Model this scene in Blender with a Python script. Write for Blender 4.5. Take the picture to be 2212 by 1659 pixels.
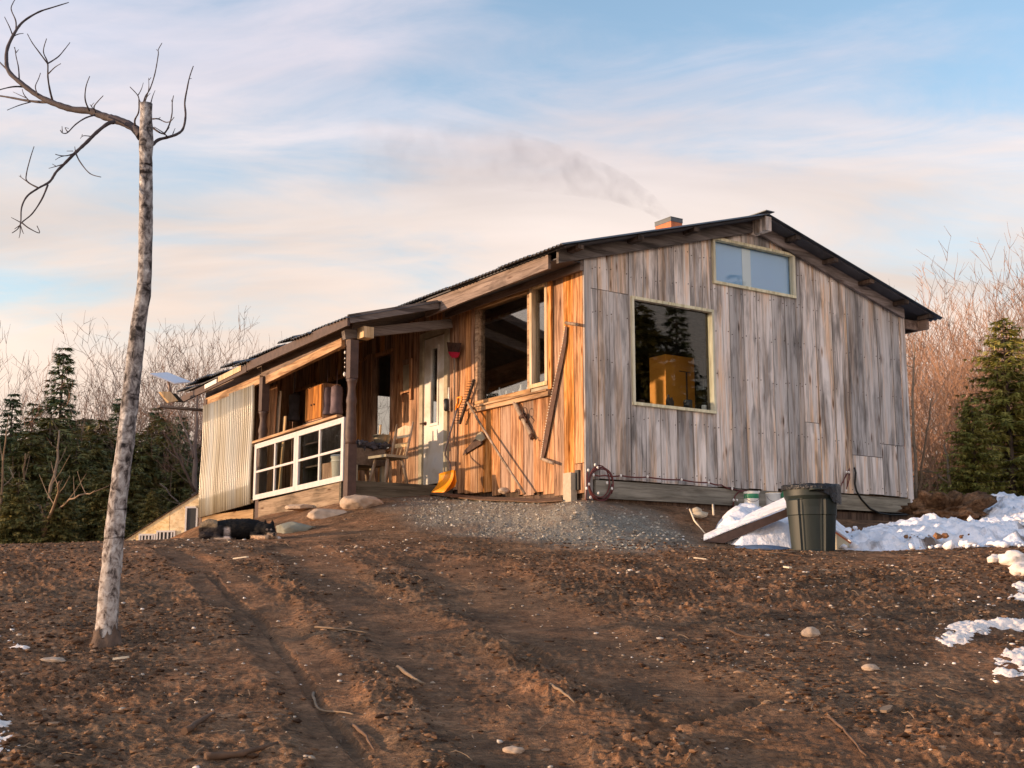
import bpy, bmesh, math, random
import numpy as np
from mathutils import Vector, Matrix, noise as mnoise
R = math.radians
S = bpy.context.scene
for o in list(bpy.data.objects): bpy.data.objects.remove(o, do_unlink=True)

# ------------------------------------------------------------------ camera, world, sun, exposure
F, HZ, CX, CY = 2700.0, 1290.0, 1106.0, 829.5          # focal length and horizon measured on a 2212 px wide print
TH = math.atan((HZ-CY)/F)
cd = bpy.data.cameras.new('camera'); cam = bpy.data.objects.new('camera', cd); S.collection.objects.link(cam)
cam.location = (0,0,0); cam.rotation_euler = (R(90)+TH, 0, 0)
cd.sensor_width = 36; cd.lens = F/2212*36; cd.clip_end = 3000; cd.clip_start = .05
S.camera = cam

SUN_AZ, SUN_EL = -100.0, 5.5
sd = Vector((math.sin(R(SUN_AZ))*math.cos(R(SUN_EL)), math.cos(R(SUN_AZ))*math.cos(R(SUN_EL)), math.sin(R(SUN_EL))))
ld = bpy.data.lights.new('sun', 'SUN'); ld.energy = 3.9; ld.angle = R(.8); ld.color = (1.0, .66, .40)
lo = bpy.data.objects.new('sun', ld); S.collection.objects.link(lo); lo.rotation_euler = sd.to_track_quat('Z','Y').to_euler()
lo.location = sd*60

W = bpy.data.worlds.new('World'); S.world = W; W.use_nodes = True
nt = W.node_tree; nt.nodes.clear(); N = nt.nodes.new; L = nt.links.new
def ramp(n, stops, interp='LINEAR'):
    cr = n.color_ramp; cr.interpolation = interp
    while len(cr.elements) < len(stops): cr.elements.new(.5)
    for e, (p, c) in zip(cr.elements, stops):
        e.position = p; e.color = (c[0],c[1],c[2],1) if len(c)==3 else c
def build_world():
    out = N('ShaderNodeOutputWorld'); sky = N('ShaderNodeTexSky'); sky.sky_type = 'NISHITA'; sky.sun_disc = False
    sky.sun_elevation = R(SUN_EL); sky.sun_rotation = R(SUN_AZ % 360); sky.dust_density = 1.2
    b1 = N('ShaderNodeBackground'); b1.inputs[1].default_value = .15
    hs = N('ShaderNodeMixRGB'); hs.blend_type = 'MULTIPLY'; hs.inputs[0].default_value = 1; hs.inputs[2].default_value = (1.76,1.86,2.08,1)
    L(sky.outputs[0], hs.inputs[1]); L(hs.outputs[0], b1.inputs[0])
    tc = N('ShaderNodeTexCoord'); sep = N('ShaderNodeSeparateXYZ'); L(tc.outputs['Generated'], sep.inputs[0])
    def m(op, a, b=None, c=None):
        n = N('ShaderNodeMath'); n.operation = op
        for i, v in enumerate((a,b,c)):
            if v is None: continue
            if isinstance(v, (int,float)): n.inputs[i].default_value = v
            else: L(v, n.inputs[i])
        return n.outputs[0]
    zz = m('ADD', m('MAXIMUM', sep.outputs[2], 0.0), .16)
    cu = m('DIVIDE', sep.outputs[0], zz); cv = m('DIVIDE', sep.outputs[1], zz)
    cb = N('ShaderNodeCombineXYZ'); L(cu, cb.inputs[0]); L(cv, cb.inputs[1])
    mp = N('ShaderNodeMapping'); mp.inputs['Rotation'].default_value = (0,0,R(14)); mp.inputs['Scale'].default_value = (.55,1.0,1); mp.inputs['Location'].default_value = (3.1,.45,0)
    L(cb.outputs[0], mp.inputs[0])
    n1 = N('ShaderNodeTexNoise'); n1.inputs['Scale'].default_value = 1.35; n1.inputs['Detail'].default_value = 9; n1.inputs['Roughness'].default_value = .52; n1.inputs['Distortion'].default_value = .35
    L(mp.outputs[0], n1.inputs[0])
    n2 = N('ShaderNodeTexNoise'); n2.inputs['Scale'].default_value = 4.2; n2.inputs['Detail'].default_value = 8; n2.inputs['Roughness'].default_value = .6; n2.inputs['Distortion'].default_value = .8
    L(mp.outputs[0], n2.inputs[0])
    low = m('MULTIPLY', m('SUBTRACT', .40, sep.outputs[2]), .62)        # more cloud towards the horizon
    s = m('ADD', m('ADD', m('MULTIPLY', n1.outputs[0], .74), m('MULTIPLY', n2.outputs[0], .31)), low)
    mr = N('ShaderNodeMapRange'); mr.interpolation_type = 'SMOOTHSTEP'; mr.inputs[1].default_value = .40; mr.inputs[2].default_value = .63; mr.inputs[4].default_value = .93
    L(s, mr.inputs[0])
    # cloud colour: cream low, lilac grey higher, with lit and dull parts
    cr = N('ShaderNodeValToRGB'); ramp(cr, [(0.0,(.86,.64,.50)),(.20,(.88,.69,.57)),(.30,(.80,.68,.62)),(.40,(.72,.66,.72)),(.7,(.62,.62,.74))])
    L(sep.outputs[2], cr.inputs[0])
    n3 = N('ShaderNodeTexNoise'); n3.inputs['Scale'].default_value = 2.1; n3.inputs['Detail'].default_value = 7; n3.inputs['Distortion'].default_value = .5
    mp3 = N('ShaderNodeMapping'); mp3.inputs['Location'].default_value = (7,2,1); mp3.inputs['Scale'].default_value = (.5,1.2,1); L(cb.outputs[0], mp3.inputs[0]); L(mp3.outputs[0], n3.inputs[0])
    r3 = N('ShaderNodeMapRange'); r3.inputs[1].default_value = .3; r3.inputs[2].default_value = .7; r3.inputs[3].default_value = .80; r3.inputs[4].default_value = 1.12; L(n3.outputs[0], r3.inputs[0])
    mx = N('ShaderNodeVectorMath'); mx.operation = 'SCALE'; L(cr.outputs[0], mx.inputs[0]); L(r3.outputs[0], mx.inputs['Scale'])
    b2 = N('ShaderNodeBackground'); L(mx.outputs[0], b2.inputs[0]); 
    gd = N('ShaderNodeVectorMath'); gd.operation = 'DOT_PRODUCT'; L(tc.outputs['Generated'], gd.inputs[0]); gd.inputs[1].default_value = (-.35,-.92,.15)   # extra cloud brightness added behind the camera to fill the shaded gable
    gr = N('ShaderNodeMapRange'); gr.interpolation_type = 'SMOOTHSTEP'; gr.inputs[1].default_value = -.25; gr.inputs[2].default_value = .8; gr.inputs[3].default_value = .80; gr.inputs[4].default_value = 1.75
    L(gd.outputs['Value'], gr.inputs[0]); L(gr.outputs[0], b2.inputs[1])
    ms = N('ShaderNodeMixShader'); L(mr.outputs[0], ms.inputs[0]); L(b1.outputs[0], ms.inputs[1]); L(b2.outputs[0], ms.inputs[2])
    L(ms.outputs[0], out.inputs[0])
build_world()
S.view_settings.view_transform = 'Standard'; S.view_settings.look = 'None'; S.view_settings.gamma = 1
S.view_settings.exposure = 0.66
S.render.engine = 'CYCLES'
S.cycles.max_bounces = 8; S.cycles.transparent_max_bounces = 16
S.cycles.volume_step_rate = 4; S.cycles.volume_max_steps = 64

# ------------------------------------------------------------------ geometry of the view, in metres
fw = np.array([0, math.cos(TH), math.sin(TH)]); upv = np.array([0, -math.sin(TH), math.cos(TH)]); rt = np.array([1.,0,0])
def ray(x, y): return fw + (x-CX)/F*rt - (y-CY)/F*upv
AZ = R(55.8)
hx = np.array([math.sin(AZ), math.cos(AZ), 0]); hy = np.array([-math.cos(AZ), math.sin(AZ), 0])
_d = ray(1263, 1075); O = _d*(15.0/_d[1])
HM = Matrix(((hx[0],hy[0],0,O[0]),(hx[1],hy[1],0,O[1]),(0,0,1,O[2]),(0,0,0,1)))
def loc(p): q = p-O; return Vector((q@hx, q@hy, q[2]))
def w(p): return O + p[0]*hx + p[1]*hy + np.array([0,0,p[2]])
def hX(x, y, X=0.): d = ray(x,y); return loc(d*((X+O@hx)/(d@hx)))
def hY(x, y, Y=0.): d = ray(x,y); return loc(d*((Y+O@hy)/(d@hy)))
def at(x, y, dep): d = ray(x,y); return Vector(d*(dep/d[1]))
def c1(x,y): return (252+x*.3472, 648+y*.3472)
def c2(x,y): return (720+x*.3038, 648+y*.3038)
def c3(x,y): return (1224+x*.2821, 432+y*.2821)
def c5(x,y): return (1152+x*.2604, 864+y*.2604)
def cc(x,y): return (540+x*.1953, 864+y*.1953)
def cdg(x,y): return (403.2+x*.23436, 792+y*.23436)
def s2(x, y, X=0.): return hX(*c2(x,y), X)

# ------------------------------------------------------------------ noise
def _h(ix, iy, s):
    n = (ix.astype(np.int64)*374761393 + iy.astype(np.int64)*668265263 + s*982451653) & 0x7fffffff
    n = ((n ^ (n >> 13))*1274126177) & 0x7fffffff
    n = (n ^ (n >> 16))
    return (n & 0xffff)/65535.0
def vn(x, y, s=0):
    x = np.asarray(x,float); y = np.asarray(y,float)
    ix = np.floor(x); iy = np.floor(y); fx = x-ix; fy = y-iy
    fx = fx*fx*fx*(fx*(fx*6-15)+10); fy = fy*fy*fy*(fy*(fy*6-15)+10)
    a=_h(ix,iy,s); b=_h(ix+1,iy,s); c=_h(ix,iy+1,s); d=_h(ix+1,iy+1,s)
    return (a*(1-fx)+b*fx)*(1-fy)+(c*(1-fx)+d*fx)*fy
def fbm(x, y, s=0, o=4, g=.5):
    t = 0; a = 1; n = 0
    for k in range(o):
        t = t+a*vn(x*2**k+k*13.7, y*2**k-k*7.3, s+k); n += a; a *= g
    return t/n
def sstep(a, b, x): t = np.clip((x-a)/(b-a), 0, 1); return t*t*(3-2*t)

# ------------------------------------------------------------------ ground shape
pts = []
for dd in (-6, 1.5, 4, 5.5, 7, 9, 11):
    for px in (-2600, -1000, 0, 700, 1400, 2212, 3200, 4600):
        pts.append(((px-CX)/F*max(dd,4), dd, -1.55+.16*dd))
def P(px, py, d, dz=0): v = at(px,py,d); pts.append((v.x, v.y, v.z+dz))
for q in [(-1500,1185,13.2),(-600,1178,13.2),(0,1177,13.1),(250,1172,13.1),(430,1168,13.3),(600,1168,13.6),(760,1165,13.6),(1000,1165,13.5),(1250,1175,13.3),
          (1480,1182,13.3),(1600,1186,13.3),(1755,1192,13.2),(1900,1194,13.0),(2212,1194,12.6),(2700,1195,12.6),(3600,1195,12.6)]: P(*q)
for q in [(520,1163,14.6),(440,1160,15.0),(600,1140,16.3),(640,1143,15.4),(700,1122,15.7),(790,1096,16.1),(500,1135,18),(850,1120,15.3),
          (1000,1088,16.2),(1000,1125,15.0),(1130,1082,15.8),(1260,1092,14.5),(1150,1130,14.6),(1330,1125,14.3),(1430,1158,13.8),(1530,1172,13.9),
          (1420,1105,15.1),(1540,1115,15.3),(1360,1090,15.2),(1620,1125,15.6),(1480,1150,14.5),(1700,1160,15.2),(1850,1150,16.0),(1950,1125,17.6),(2050,1135,16.4),
          (2150,1120,18),(2250,1140,15.6),(2400,1120,18),(2900,1120,18),(2212,1165,14.2)]: P(*q)
for X,Y,z in [(0,0,-.03),(0,1.5,.09),(0,3,.22),(-.9,2.9,.15),(-1.7,2.9,.06),(-1.7,5.7,-.02),(-1.7,8.3,.0),(1.5,0,-.05),(3,0,-.08),(4.5,0,-.1),(6,0,-.1),
              (3,4,.1),(3,9,0),(6,5,-.05),(0,9,.0),(8,0,-.1),(8,6,-.4),(-2.6,8.6,-.60),(-4,6,-.62),(-3.0,7.4,-.68),(-2.15,7.9,-.28),(-2.5,6.6,-.45),(-3.4,9.2,-.9)]:
    v = w((X,Y,z)); pts.append(tuple(v))
for px,d,z in [(0,16,.30),(0,20,-.3),(200,17,.25),(300,20,.1),(-800,16,.2),(-1600,16,.2),(0,27,-1),(700,27,.2),(1500,27,.2),(2200,22,.8),(2400,28,.2),(3200,24,.3),(-1200,24,-1)]:
    pts.append(((px-CX)/F*d, d, z))
PT = np.array(pts); PX = PT[:,:2]
def _K(r2): return np.where(r2>1e-12, .5*r2*np.log(np.maximum(r2,1e-12)), 0)
n_ = len(PT); A = np.zeros((n_+3,n_+3)); dd2 = ((PX[:,None]-PX[None])**2).sum(2)
A[:n_,:n_] = _K(dd2)+np.eye(n_)*.02; A[:n_,n_] = 1; A[:n_,n_+1:] = PX; A[n_,:n_] = 1; A[n_+1:,:n_] = PX.T
CO = np.linalg.solve(A, np.concatenate([PT[:,2], [0,0,0]]))
def base(x, y):
    x = np.atleast_1d(np.asarray(x,float)); y = np.atleast_1d(np.asarray(y,float)); sh = x.shape; x = x.ravel(); y = y.ravel()
    z = np.empty_like(x)
    for i in range(0, len(x), 40000):
        a = x[i:i+40000]; b = y[i:i+40000]
        r2 = (a[:,None]-PX[None,:,0])**2+(b[:,None]-PX[None,:,1])**2
        z[i:i+40000] = _K(r2)@CO[:n_]+CO[n_]+a*CO[n_+1]+b*CO[n_+2]
    gen = np.where(y<13, np.clip(-1.55+.16*y, -4.5, .5), .5-1.6*sstep(14,34,y))
    far = sstep(13, 26, np.hypot((x-1)*.95, y-13))
    z = z*(1-far)+gen*far
    return z.reshape(sh)
def gz(x, y): return float(base(x,y)[0])
def pg(px, py, lo_=3., hi=22.):
    d = ray(px,py); t = np.arange(lo_, hi, .03)/d[1]; X = d[0]*t; Y = d[1]*t; Z = d[2]*t
    k = np.nonzero(base(X,Y) >= Z)[0]; k = k[0] if len(k) else len(t)-1
    return Vector((X[k],Y[k],Z[k]))
def polydist(x, y, P_):                                     # distance to a world polyline
    dm = np.full(x.shape, 1e9)
    for (a,b) in zip(P_[:-1],P_[1:]):
        ax,ay,bx,by = a[0],a[1],b[0],b[1]; L2 = (bx-ax)**2+(by-ay)**2+1e-9
        t = np.clip(((x-ax)*(bx-ax)+(y-ay)*(by-ay))/L2, 0, 1)
        dm = np.minimum(dm, np.hypot(x-ax-t*(bx-ax), y-ay-t*(by-ay)))
    return dm
def inpoly(x, y, P_):
    c = np.zeros(x.shape, bool); n = len(P_)
    for i in range(n):
        x0,y0 = P_[i][0],P_[i][1]; x1,y1 = P_[(i+1)%n][0],P_[(i+1)%n][1]
        k = ((y0>y)!=(y1>y)); xi = (x1-x0)*(y-y0)/((y1-y0) if y1!=y0 else 1e-9)+x0
        c ^= k & (x<xi)
    return c
def pmask(x, y, P_, soft=.25):                             # soft inside mask of a closed polygon
    d = polydist(x, y, list(P_)+[P_[0]]); s = np.where(inpoly(x,y,P_), d, -d)
    return sstep(-soft, soft, s)
GRAV = [pg(*p) for p in [(860,1078),(1000,1074),(1200,1084),(1300,1092),(1400,1112),(1480,1150),(1500,1178),(1380,1192),(1220,1180),(1060,1160),(900,1125)]]
TR = [[pg(*p) for p in q] for q in [[(520,1240),(600,1360),(680,1480),(790,1659)], [(980,1215),(1120,1310),(1330,1440),(1560,1540),(1800,1659)],
      [(380,1190),(440,1225),(520,1300)], [(1280,1560),(1560,1560),(1760,1659)], [(640,1185),(780,1290),(930,1400),(1060,1530),(1160,1659)]]]
RUT = [[pg(*p) for p in q] for q in [[(560,1330),(640,1440),(720,1550),(800,1659)], [(450,1235),(500,1290),(560,1330)], [(1130,1390),(1300,1490),(1500,1600)], [(1350,1590),(1500,1550),(1640,1512)]]]
def gmask(x, y): return np.clip(pmask(x+(fbm(x*2,y*2,31)-.5)*.5, y+(fbm(x*2,y*2,32)-.5)*.7, GRAV, .55)*(1.25-.9*np.abs(fbm(x*5,y*5,33,3)-.5)*2)-.06,0,1)
def detail(x, y):
    tr = np.zeros(x.shape)
    for q,wd in zip(TR, (.2,.42,.18,.3,.3)): tr = np.maximum(tr, 1-sstep(wd*.7, wd*1.25, polydist(x,y,q)+(fbm(x*3,y*3,5)-.5)*.25))
    ru = np.zeros(x.shape)
    for q in RUT: ru = np.maximum(ru, 1-sstep(.015, .05, polydist(x,y,q)+(fbm(x*4,y*4,6)-.5)*.05))
    g = gmask(x, y)
    near = 1-sstep(11.0, 13.6, y+(fbm(x*.5,y*.5,9)-.5)*2)
    rough = (.25+.75*near)*(1-.72*tr)
    rough = rough*(.30+.95*sstep(.35,.65,fbm(x*.7,y*.7,11,3)))
    b1 = fbm(x*1.1, y*1.1, 1, 3)-.5
    b2 = fbm(x*4, y*5, 2, 3)-.5
    r3 = 1-np.abs(2*vn(x*9, y*12, 3)-1); r4 = 1-np.abs(2*vn(x*19+3, y*24, 4)-1); b5 = vn(x*42,y*48,8)-.5
    z = .045*b1*(.4+.6*near) + rough*(.050*b2 + .020*(r3-.5) + .020*(r4-.5) + .020*b5)
    berm = np.zeros(x.shape)
    for q,wd in zip(TR, (.2,.42,.18,.3,.3)):
        dd = polydist(x,y,q); berm = np.maximum(berm, np.exp(-((dd-wd*1.35)/.1)**2))
    z = z-.020*tr-.028*ru+.010*berm*near+g*.012*(vn(x*30,y*30,21)-.5)
    # tread bars pressed into the right hand track
    tb = polydist(x,y,TR[3])
    z = z+.010*np.sin(y*62+x*24)*(1-sstep(.12,.2,tb))
    return z, tr, g

# ------------------------------------------------------------------ mesh builder
class MB:
    def __init__(s): s.v=[]; s.f=[]; s.b=[]; s.sm=[]
    def add(s, vs, fs, bid=0., sm=False):
        o=len(s.v); s.v += [tuple(v) for v in vs]; s.f += [tuple(i+o for i in f) for f in fs]
        s.b += [bid]*len(fs); s.sm += [sm]*len(fs); return s
    def hexa(s, c, bid=0.):
        return s.add(c, [(0,3,2,1),(4,5,6,7),(0,1,5,4),(1,2,6,5),(2,3,7,6),(3,0,4,7)], bid)
    def box(s, x0,x1,y0,y1,z0,z1, bid=0.):
        return s.hexa([(x0,y0,z0),(x1,y0,z0),(x1,y1,z0),(x0,y1,z0),(x0,y0,z1),(x1,y0,z1),(x1,y1,z1),(x0,y1,z1)], bid)
    def beam(s, p, q, wd, ht, up=(0,0,1), bid=0.):
        p=Vector(p); q=Vector(q); d=(q-p).normalized(); up=Vector(up); sx=d.cross(up).normalized(); uz=sx.cross(d).normalized()
        a=sx*wd/2; b=uz*ht/2
        return s.hexa([p-a-b,p+a-b,q+a-b,q-a-b,p-a+b,p+a+b,q+a+b,q-a+b], bid)
    def prism(s, poly, off, bid=0.):
        n=len(poly); off=Vector(off); vs=[Vector(p) for p in poly]; vs=vs+[v+off for v in vs]
        return s.add(vs, [tuple(range(n))[::-1], tuple(range(n,2*n))]+[(i,(i+1)%n,n+(i+1)%n,n+i) for i in range(n)], bid)
    def tube(s, pts, rad, n=8, bid=0., caps=True):
        pts=[Vector(p) for p in pts]; rad=rad if isinstance(rad,(list,tuple)) else [rad]*len(pts)
        o=len(s.v); u=None
        for i,p in enumerate(pts):
            d=(pts[min(i+1,len(pts)-1)]-pts[max(i-1,0)])
            d=d.normalized() if d.length>1e-9 else Vector((0,0,1))
            if u is None: u=d.orthogonal().normalized()
            else:
                u=(u-d*u.dot(d)); u=u.normalized() if u.length>1e-6 else d.orthogonal().normalized()
            t=d.cross(u)
            for k in range(n):
                a=2*math.pi*k/n; s.v.append(tuple(p+(u*math.cos(a)+t*math.sin(a))*rad[i]))
        for i in range(len(pts)-1):
            for k in range(n):
                a=o+i*n+k; b=o+i*n+(k+1)%n; s.f.append((a,b,b+n,a+n)); s.b.append(bid); s.sm.append(n>4)
        if caps:
            s.f.append(tuple(o+k for k in range(n))[::-1]); s.f.append(tuple(o+(len(pts)-1)*n+k for k in range(n))); s.b += [bid]*2; s.sm += [False]*2
        return s
    def lathe(s, c, prof, n=20, bid=0., sm=True):
        o=len(s.v); c=Vector(c)
        for r,z in prof:
            for k in range(n):
                a=2*math.pi*k/n; s.v.append((c.x+r*math.cos(a), c.y+r*math.sin(a), c.z+z))
        for i in range(len(prof)-1):
            for k in range(n):
                a=o+i*n+k; b=o+i*n+(k+1)%n; s.f.append((a,b,b+n,a+n)); s.b.append(bid); s.sm.append(sm)
        s.f.append(tuple(o+k for k in range(n))[::-1]); s.f.append(tuple(o+(len(prof)-1)*n+k for k in range(n))); s.b += [bid]*2; s.sm += [False]*2
        return s
    def blob(s, c, r, seed=0, rough=.18, sub=2, fr=1.6, flat=0, bid=0.):
        bm=bmesh.new(); bmesh.ops.create_icosphere(bm, subdivisions=sub, radius=1); c=Vector(c)
        rr=r if isinstance(r,(tuple,list)) else (r,r,r); vs=[]
        for v in bm.verts:
            k=1+rough*mnoise.noise(v.co*fr+Vector((seed*7.1,seed*3.3,seed)))*2+(rough*.6*mnoise.noise(v.co*fr*3.1+Vector((seed*2.1,seed,seed*5))) if rough else 0)
            p=Vector((v.co.x*rr[0]*k, v.co.y*rr[1]*k, v.co.z*rr[2]*k)); vs.append(c+p)
        fs=[tuple(v.index for v in f.verts) for f in bm.faces]; bm.free()
        return s.add(vs, fs, bid, True)
ROOT={}
def tagk(o, label=None, cat=None, group=None, kind=None):
    if label: o['label']=label
    if cat: o['category']=cat
    if group: o['group']=group
    if kind: o['kind']=kind
    return o
def mesh_obj(name, mb, mat, base_=Vector((0,0,0))):
    me=bpy.data.meshes.new(name); b=Vector(base_)
    me.from_pydata([(v[0]-b.x,v[1]-b.y,v[2]-b.z) for v in mb.v], [], mb.f)
    me.polygons.foreach_set('use_smooth', mb.sm)
    a=me.attributes.new('bid','FLOAT','FACE'); a.data.foreach_set('value', mb.b)
    me.materials.append(mat); me.update()
    o=bpy.data.objects.new(name, me); S.collection.objects.link(o); return o
def thing(name, label, cat, base_, house=True, group=None):
    o=bpy.data.objects.new(name, None); S.collection.objects.link(o); o.empty_display_size=.1
    o.matrix_world=(HM if house else Matrix.Identity(4))@Matrix.Translation(Vector(base_)); ROOT[o]=Vector(base_)
    return tagk(o,label,cat,group)
def part(name, mb, mat, parent, label=None):
    o=mesh_obj(name, mb, mat, ROOT[parent]); o.parent=parent; ROOT[o]=ROOT[parent]
    if label: o['label']=label
    return o
def solo(name, label, cat, mb, mat, house=True, group=None, kind=None):
    bs=Vector([sum(v[i] for v in mb.v)/len(mb.v) for i in range(2)]+[min(v[2] for v in mb.v)])
    o=mesh_obj(name, mb, mat, bs); o.matrix_world=(HM if house else Matrix.Identity(4))@Matrix.Translation(bs); ROOT[o]=bs
    return tagk(o,label,cat,group,kind)

# ------------------------------------------------------------------ materials
class NM:
    def __init__(s, name):
        s.m=bpy.data.materials.new(name); s.m.use_nodes=True; s.t=s.m.node_tree; s.n=s.t.nodes; s.b=s.n['Principled BSDF']; s.out=s.n['Material Output']
        s.tc=s.n.new('ShaderNodeTexCoord')
    def L(s,a,b): s.t.links.new(a,b)
    def node(s,t,**k):
        n=s.n.new(t)
        for a,v in k.items(): setattr(n,a,v)
        return n
    def noise(s, scale, vec=None, det=6, rough=.55, dist=0, sc=None, out=0):
        v=vec or s.tc.outputs['Object']
        if sc: mp=s.node('ShaderNodeMapping'); mp.inputs['Scale'].default_value=sc; s.L(v,mp.inputs[0]); v=mp.outputs[0]
        n=s.node('ShaderNodeTexNoise'); n.inputs['Scale'].default_value=scale; n.inputs['Detail'].default_value=det; n.inputs['Roughness'].default_value=rough; n.inputs['Distortion'].default_value=dist
        s.L(v,n.inputs[0]); return n.outputs[out]
    def ramp(s, fac, stops): n=s.node('ShaderNodeValToRGB'); ramp(n,stops); s.L(fac,n.inputs[0]); return n.outputs[0]
    def mix(s, fac, a, b, mode='MIX'):
        n=s.node('ShaderNodeMixRGB', blend_type=mode)
        for i,v in enumerate((fac,a,b)):
            if isinstance(v,(int,float)): n.inputs[i].default_value=v
            elif isinstance(v,tuple): n.inputs[i].default_value=(*v,1)
            else: s.L(v,n.inputs[i])
        return n.outputs[0]
    def math(s, op, a, b=0., c=None, clamp=False):
        n=s.node('ShaderNodeMath', operation=op); n.use_clamp=clamp
        for i,v in enumerate((a,b,c)):
            if v is None: continue
            if isinstance(v,(int,float)): n.inputs[i].default_value=v
            else: s.L(v,n.inputs[i])
        return n.outputs[0]
    def attr(s, name): n=s.node('ShaderNodeAttribute', attribute_name=name); return n.outputs['Fac']
    def bump(s, h, st=.5, d=.02):
        n=s.node('ShaderNodeBump'); n.inputs['Strength'].default_value=st; n.inputs['Distance'].default_value=d; s.L(h,n.inputs['Height']); s.L(n.outputs[0],s.b.inputs['Normal'])
    def set(s, col=None, rough=None, metal=None, spec=None):
        if col is not None:
            if isinstance(col,tuple): s.b.inputs['Base Color'].default_value=(*col,1)
            else: s.L(col,s.b.inputs['Base Color'])
        if rough is not None:
            if isinstance(rough,(int,float)): s.b.inputs['Roughness'].default_value=rough
            else: s.L(rough,s.b.inputs['Roughness'])
        if metal is not None: s.b.inputs['Metallic'].default_value=metal
        if spec is not None: s.b.inputs['Specular IOR Level'].default_value=spec
        return s.m
def plain(name, col, rough=.6, metal=0, var=.25, scale=8, bump=.15, spec=.4):
    q=NM(name); n=q.noise(scale,det=5)
    c=q.ramp(n,[(.25,tuple(x*(1-var) for x in col)),(.75,tuple(min(1,x*(1+var)) for x in col))])
    q.set(c,rough,metal,spec); q.bump(q.noise(scale*6),bump,.004); return q.m
def wood(name, lo3, mid, hi, dark, axis='z', knots=True, tintvar=.35, streak=.5, grain=1., bandcol=None):
    """sawn boards: per board tint (bid), long grain, streaks and knots along one axis"""
    q=NM(name); bid=q.attr('bid')
    cb=q.node('ShaderNodeCombineXYZ'); q.L(q.math('MULTIPLY',bid,37.3),cb.inputs[0]); q.L(q.math('MULTIPLY',bid,21.7),cb.inputs[1]); q.L(q.math('MULTIPLY',bid,53.1),cb.inputs[2])
    ad=q.node('ShaderNodeVectorMath',operation='ADD'); q.L(q.tc.outputs['Object'],ad.inputs[0]); q.L(cb.outputs[0],ad.inputs[1]); v=ad.outputs[0]
    ax={'x':0,'y':1,'z':2}[axis]
    def sc(a,b): l=[b,b,b]; l[ax]=a; return tuple(l)
    warp=q.noise(1,v,2,.5,0,sc(1.6,5),1)
    vm=q.node('ShaderNodeVectorMath',operation='MULTIPLY_ADD'); q.L(warp,vm.inputs[0]); vm.inputs[1].default_value=(.07,.07,.07); q.L(v,vm.inputs[2]); v2=vm.outputs[0]
    g1=q.noise(1,v2,6,.58,.5,sc(.9*grain,20*grain)); g2=q.noise(1,v2,6,.6,.3,sc(2.6*grain,95*grain)); blot=q.noise(1,v,5,.55,.6,sc(1.1,5.5))
    s=q.math('ADD',q.math('MULTIPLY',g1,.62),q.math('MULTIPLY',g2,.38))
    col=q.ramp(s,[(.30,dark),(.42,lo3),(.52,mid),(.68,hi)])
    # broad stains on the board
    st=q.ramp(blot,[(.36,(1-streak,)*3),(.52,(1,1,1)),(.70,(1.0,1.0,1.0))])
    col=q.mix(1.,col,st,'MULTIPLY')
    if bandcol:
        bl2=q.noise(1,v,4,.6,.4,sc(.5,9)); f=q.ramp(bl2,[(.50,(0,0,0)),(.66,(1,1,1))]); col=q.mix(f,col,q.mix(1.,col,bandcol,'MULTIPLY'))
    if knots:
        vo=q.node('ShaderNodeTexVoronoi'); mp=q.node('ShaderNodeMapping'); mp.inputs['Scale'].default_value=sc(1.5,6.5); q.L(v,mp.inputs[0]); q.L(mp.outputs[0],vo.inputs['Vector']); vo.inputs['Scale'].default_value=1
        k=q.ramp(vo.outputs['Distance'],[(.05,(.28,.2,.15)),(.10,(.75,.66,.6)),(.15,(1,1,1))]); col=q.mix(1.,col,k,'MULTIPLY')
    wn=q.node('ShaderNodeTexWhiteNoise',noise_dimensions='1D'); q.L(bid,wn.inputs['W'])
    tv=q.ramp(wn.outputs['Value'],[(0,(1-tintvar,)*3),(1,(1+tintvar*.6,)*3)]); col=q.mix(1.,col,tv,'MULTIPLY')
    hsv=q.node('ShaderNodeHueSaturation'); q.L(col,hsv.inputs['Color']); q.L(q.math('ADD',q.math('MULTIPLY',wn.outputs['Value'],.5),.72),hsv.inputs['Saturation'])
    q.set(hsv.outputs[0],.85,0,.2); q.bump(s,.55,.006); return q.m
M={}
M['grey']=wood('weathered_grey_boards',(.44,.385,.345),(.72,.645,.59),(.86,.80,.75),(.14,.115,.10),tintvar=.36,streak=.50,bandcol=(1.04,.84,.66),grain=.7)
M['gold']=wood('sun_browned_boards',(.25,.115,.052),(.52,.275,.14),(.72,.46,.28),(.07,.032,.017),tintvar=.30,streak=.45,bandcol=(.8,.8,.85))
M['gold_y']=wood('rail_timber',(.30,.16,.07),(.50,.29,.14),(.66,.44,.25),(.12,.06,.03),axis='y',tintvar=.2,knots=False)
M['pine']=wood('pale_pine',(.50,.34,.18),(.66,.48,.28),(.76,.60,.40),(.30,.18,.08),tintvar=.15,streak=.25)
M['pale_trim']=wood('pale_trim_wood',(.66,.58,.36),(.84,.76,.51),(.90,.84,.62),(.46,.38,.22),tintvar=.1,streak=.25,knots=False)
M['pine_x']=wood('pale_pine_sheets',(.70,.50,.25),(.84,.64,.36),(.90,.74,.46),(.54,.36,.17),axis='x',tintvar=.1,streak=.2)
M['dark']=wood('dark_timber',(.060,.042,.033),(.11,.078,.060),(.17,.125,.10),(.02,.015,.012),tintvar=.3,knots=False)
M['dark_x']=wood('dark_rafter_timber',(.10,.082,.075),(.17,.145,.13),(.25,.21,.19),(.04,.03,.028),axis='x',tintvar=.2,knots=False)
M['dark_y']=wood('brown_fascia_timber',(.19,.125,.095),(.29,.20,.155),(.40,.29,.23),(.07,.045,.035),axis='y',tintvar=.15)
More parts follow.
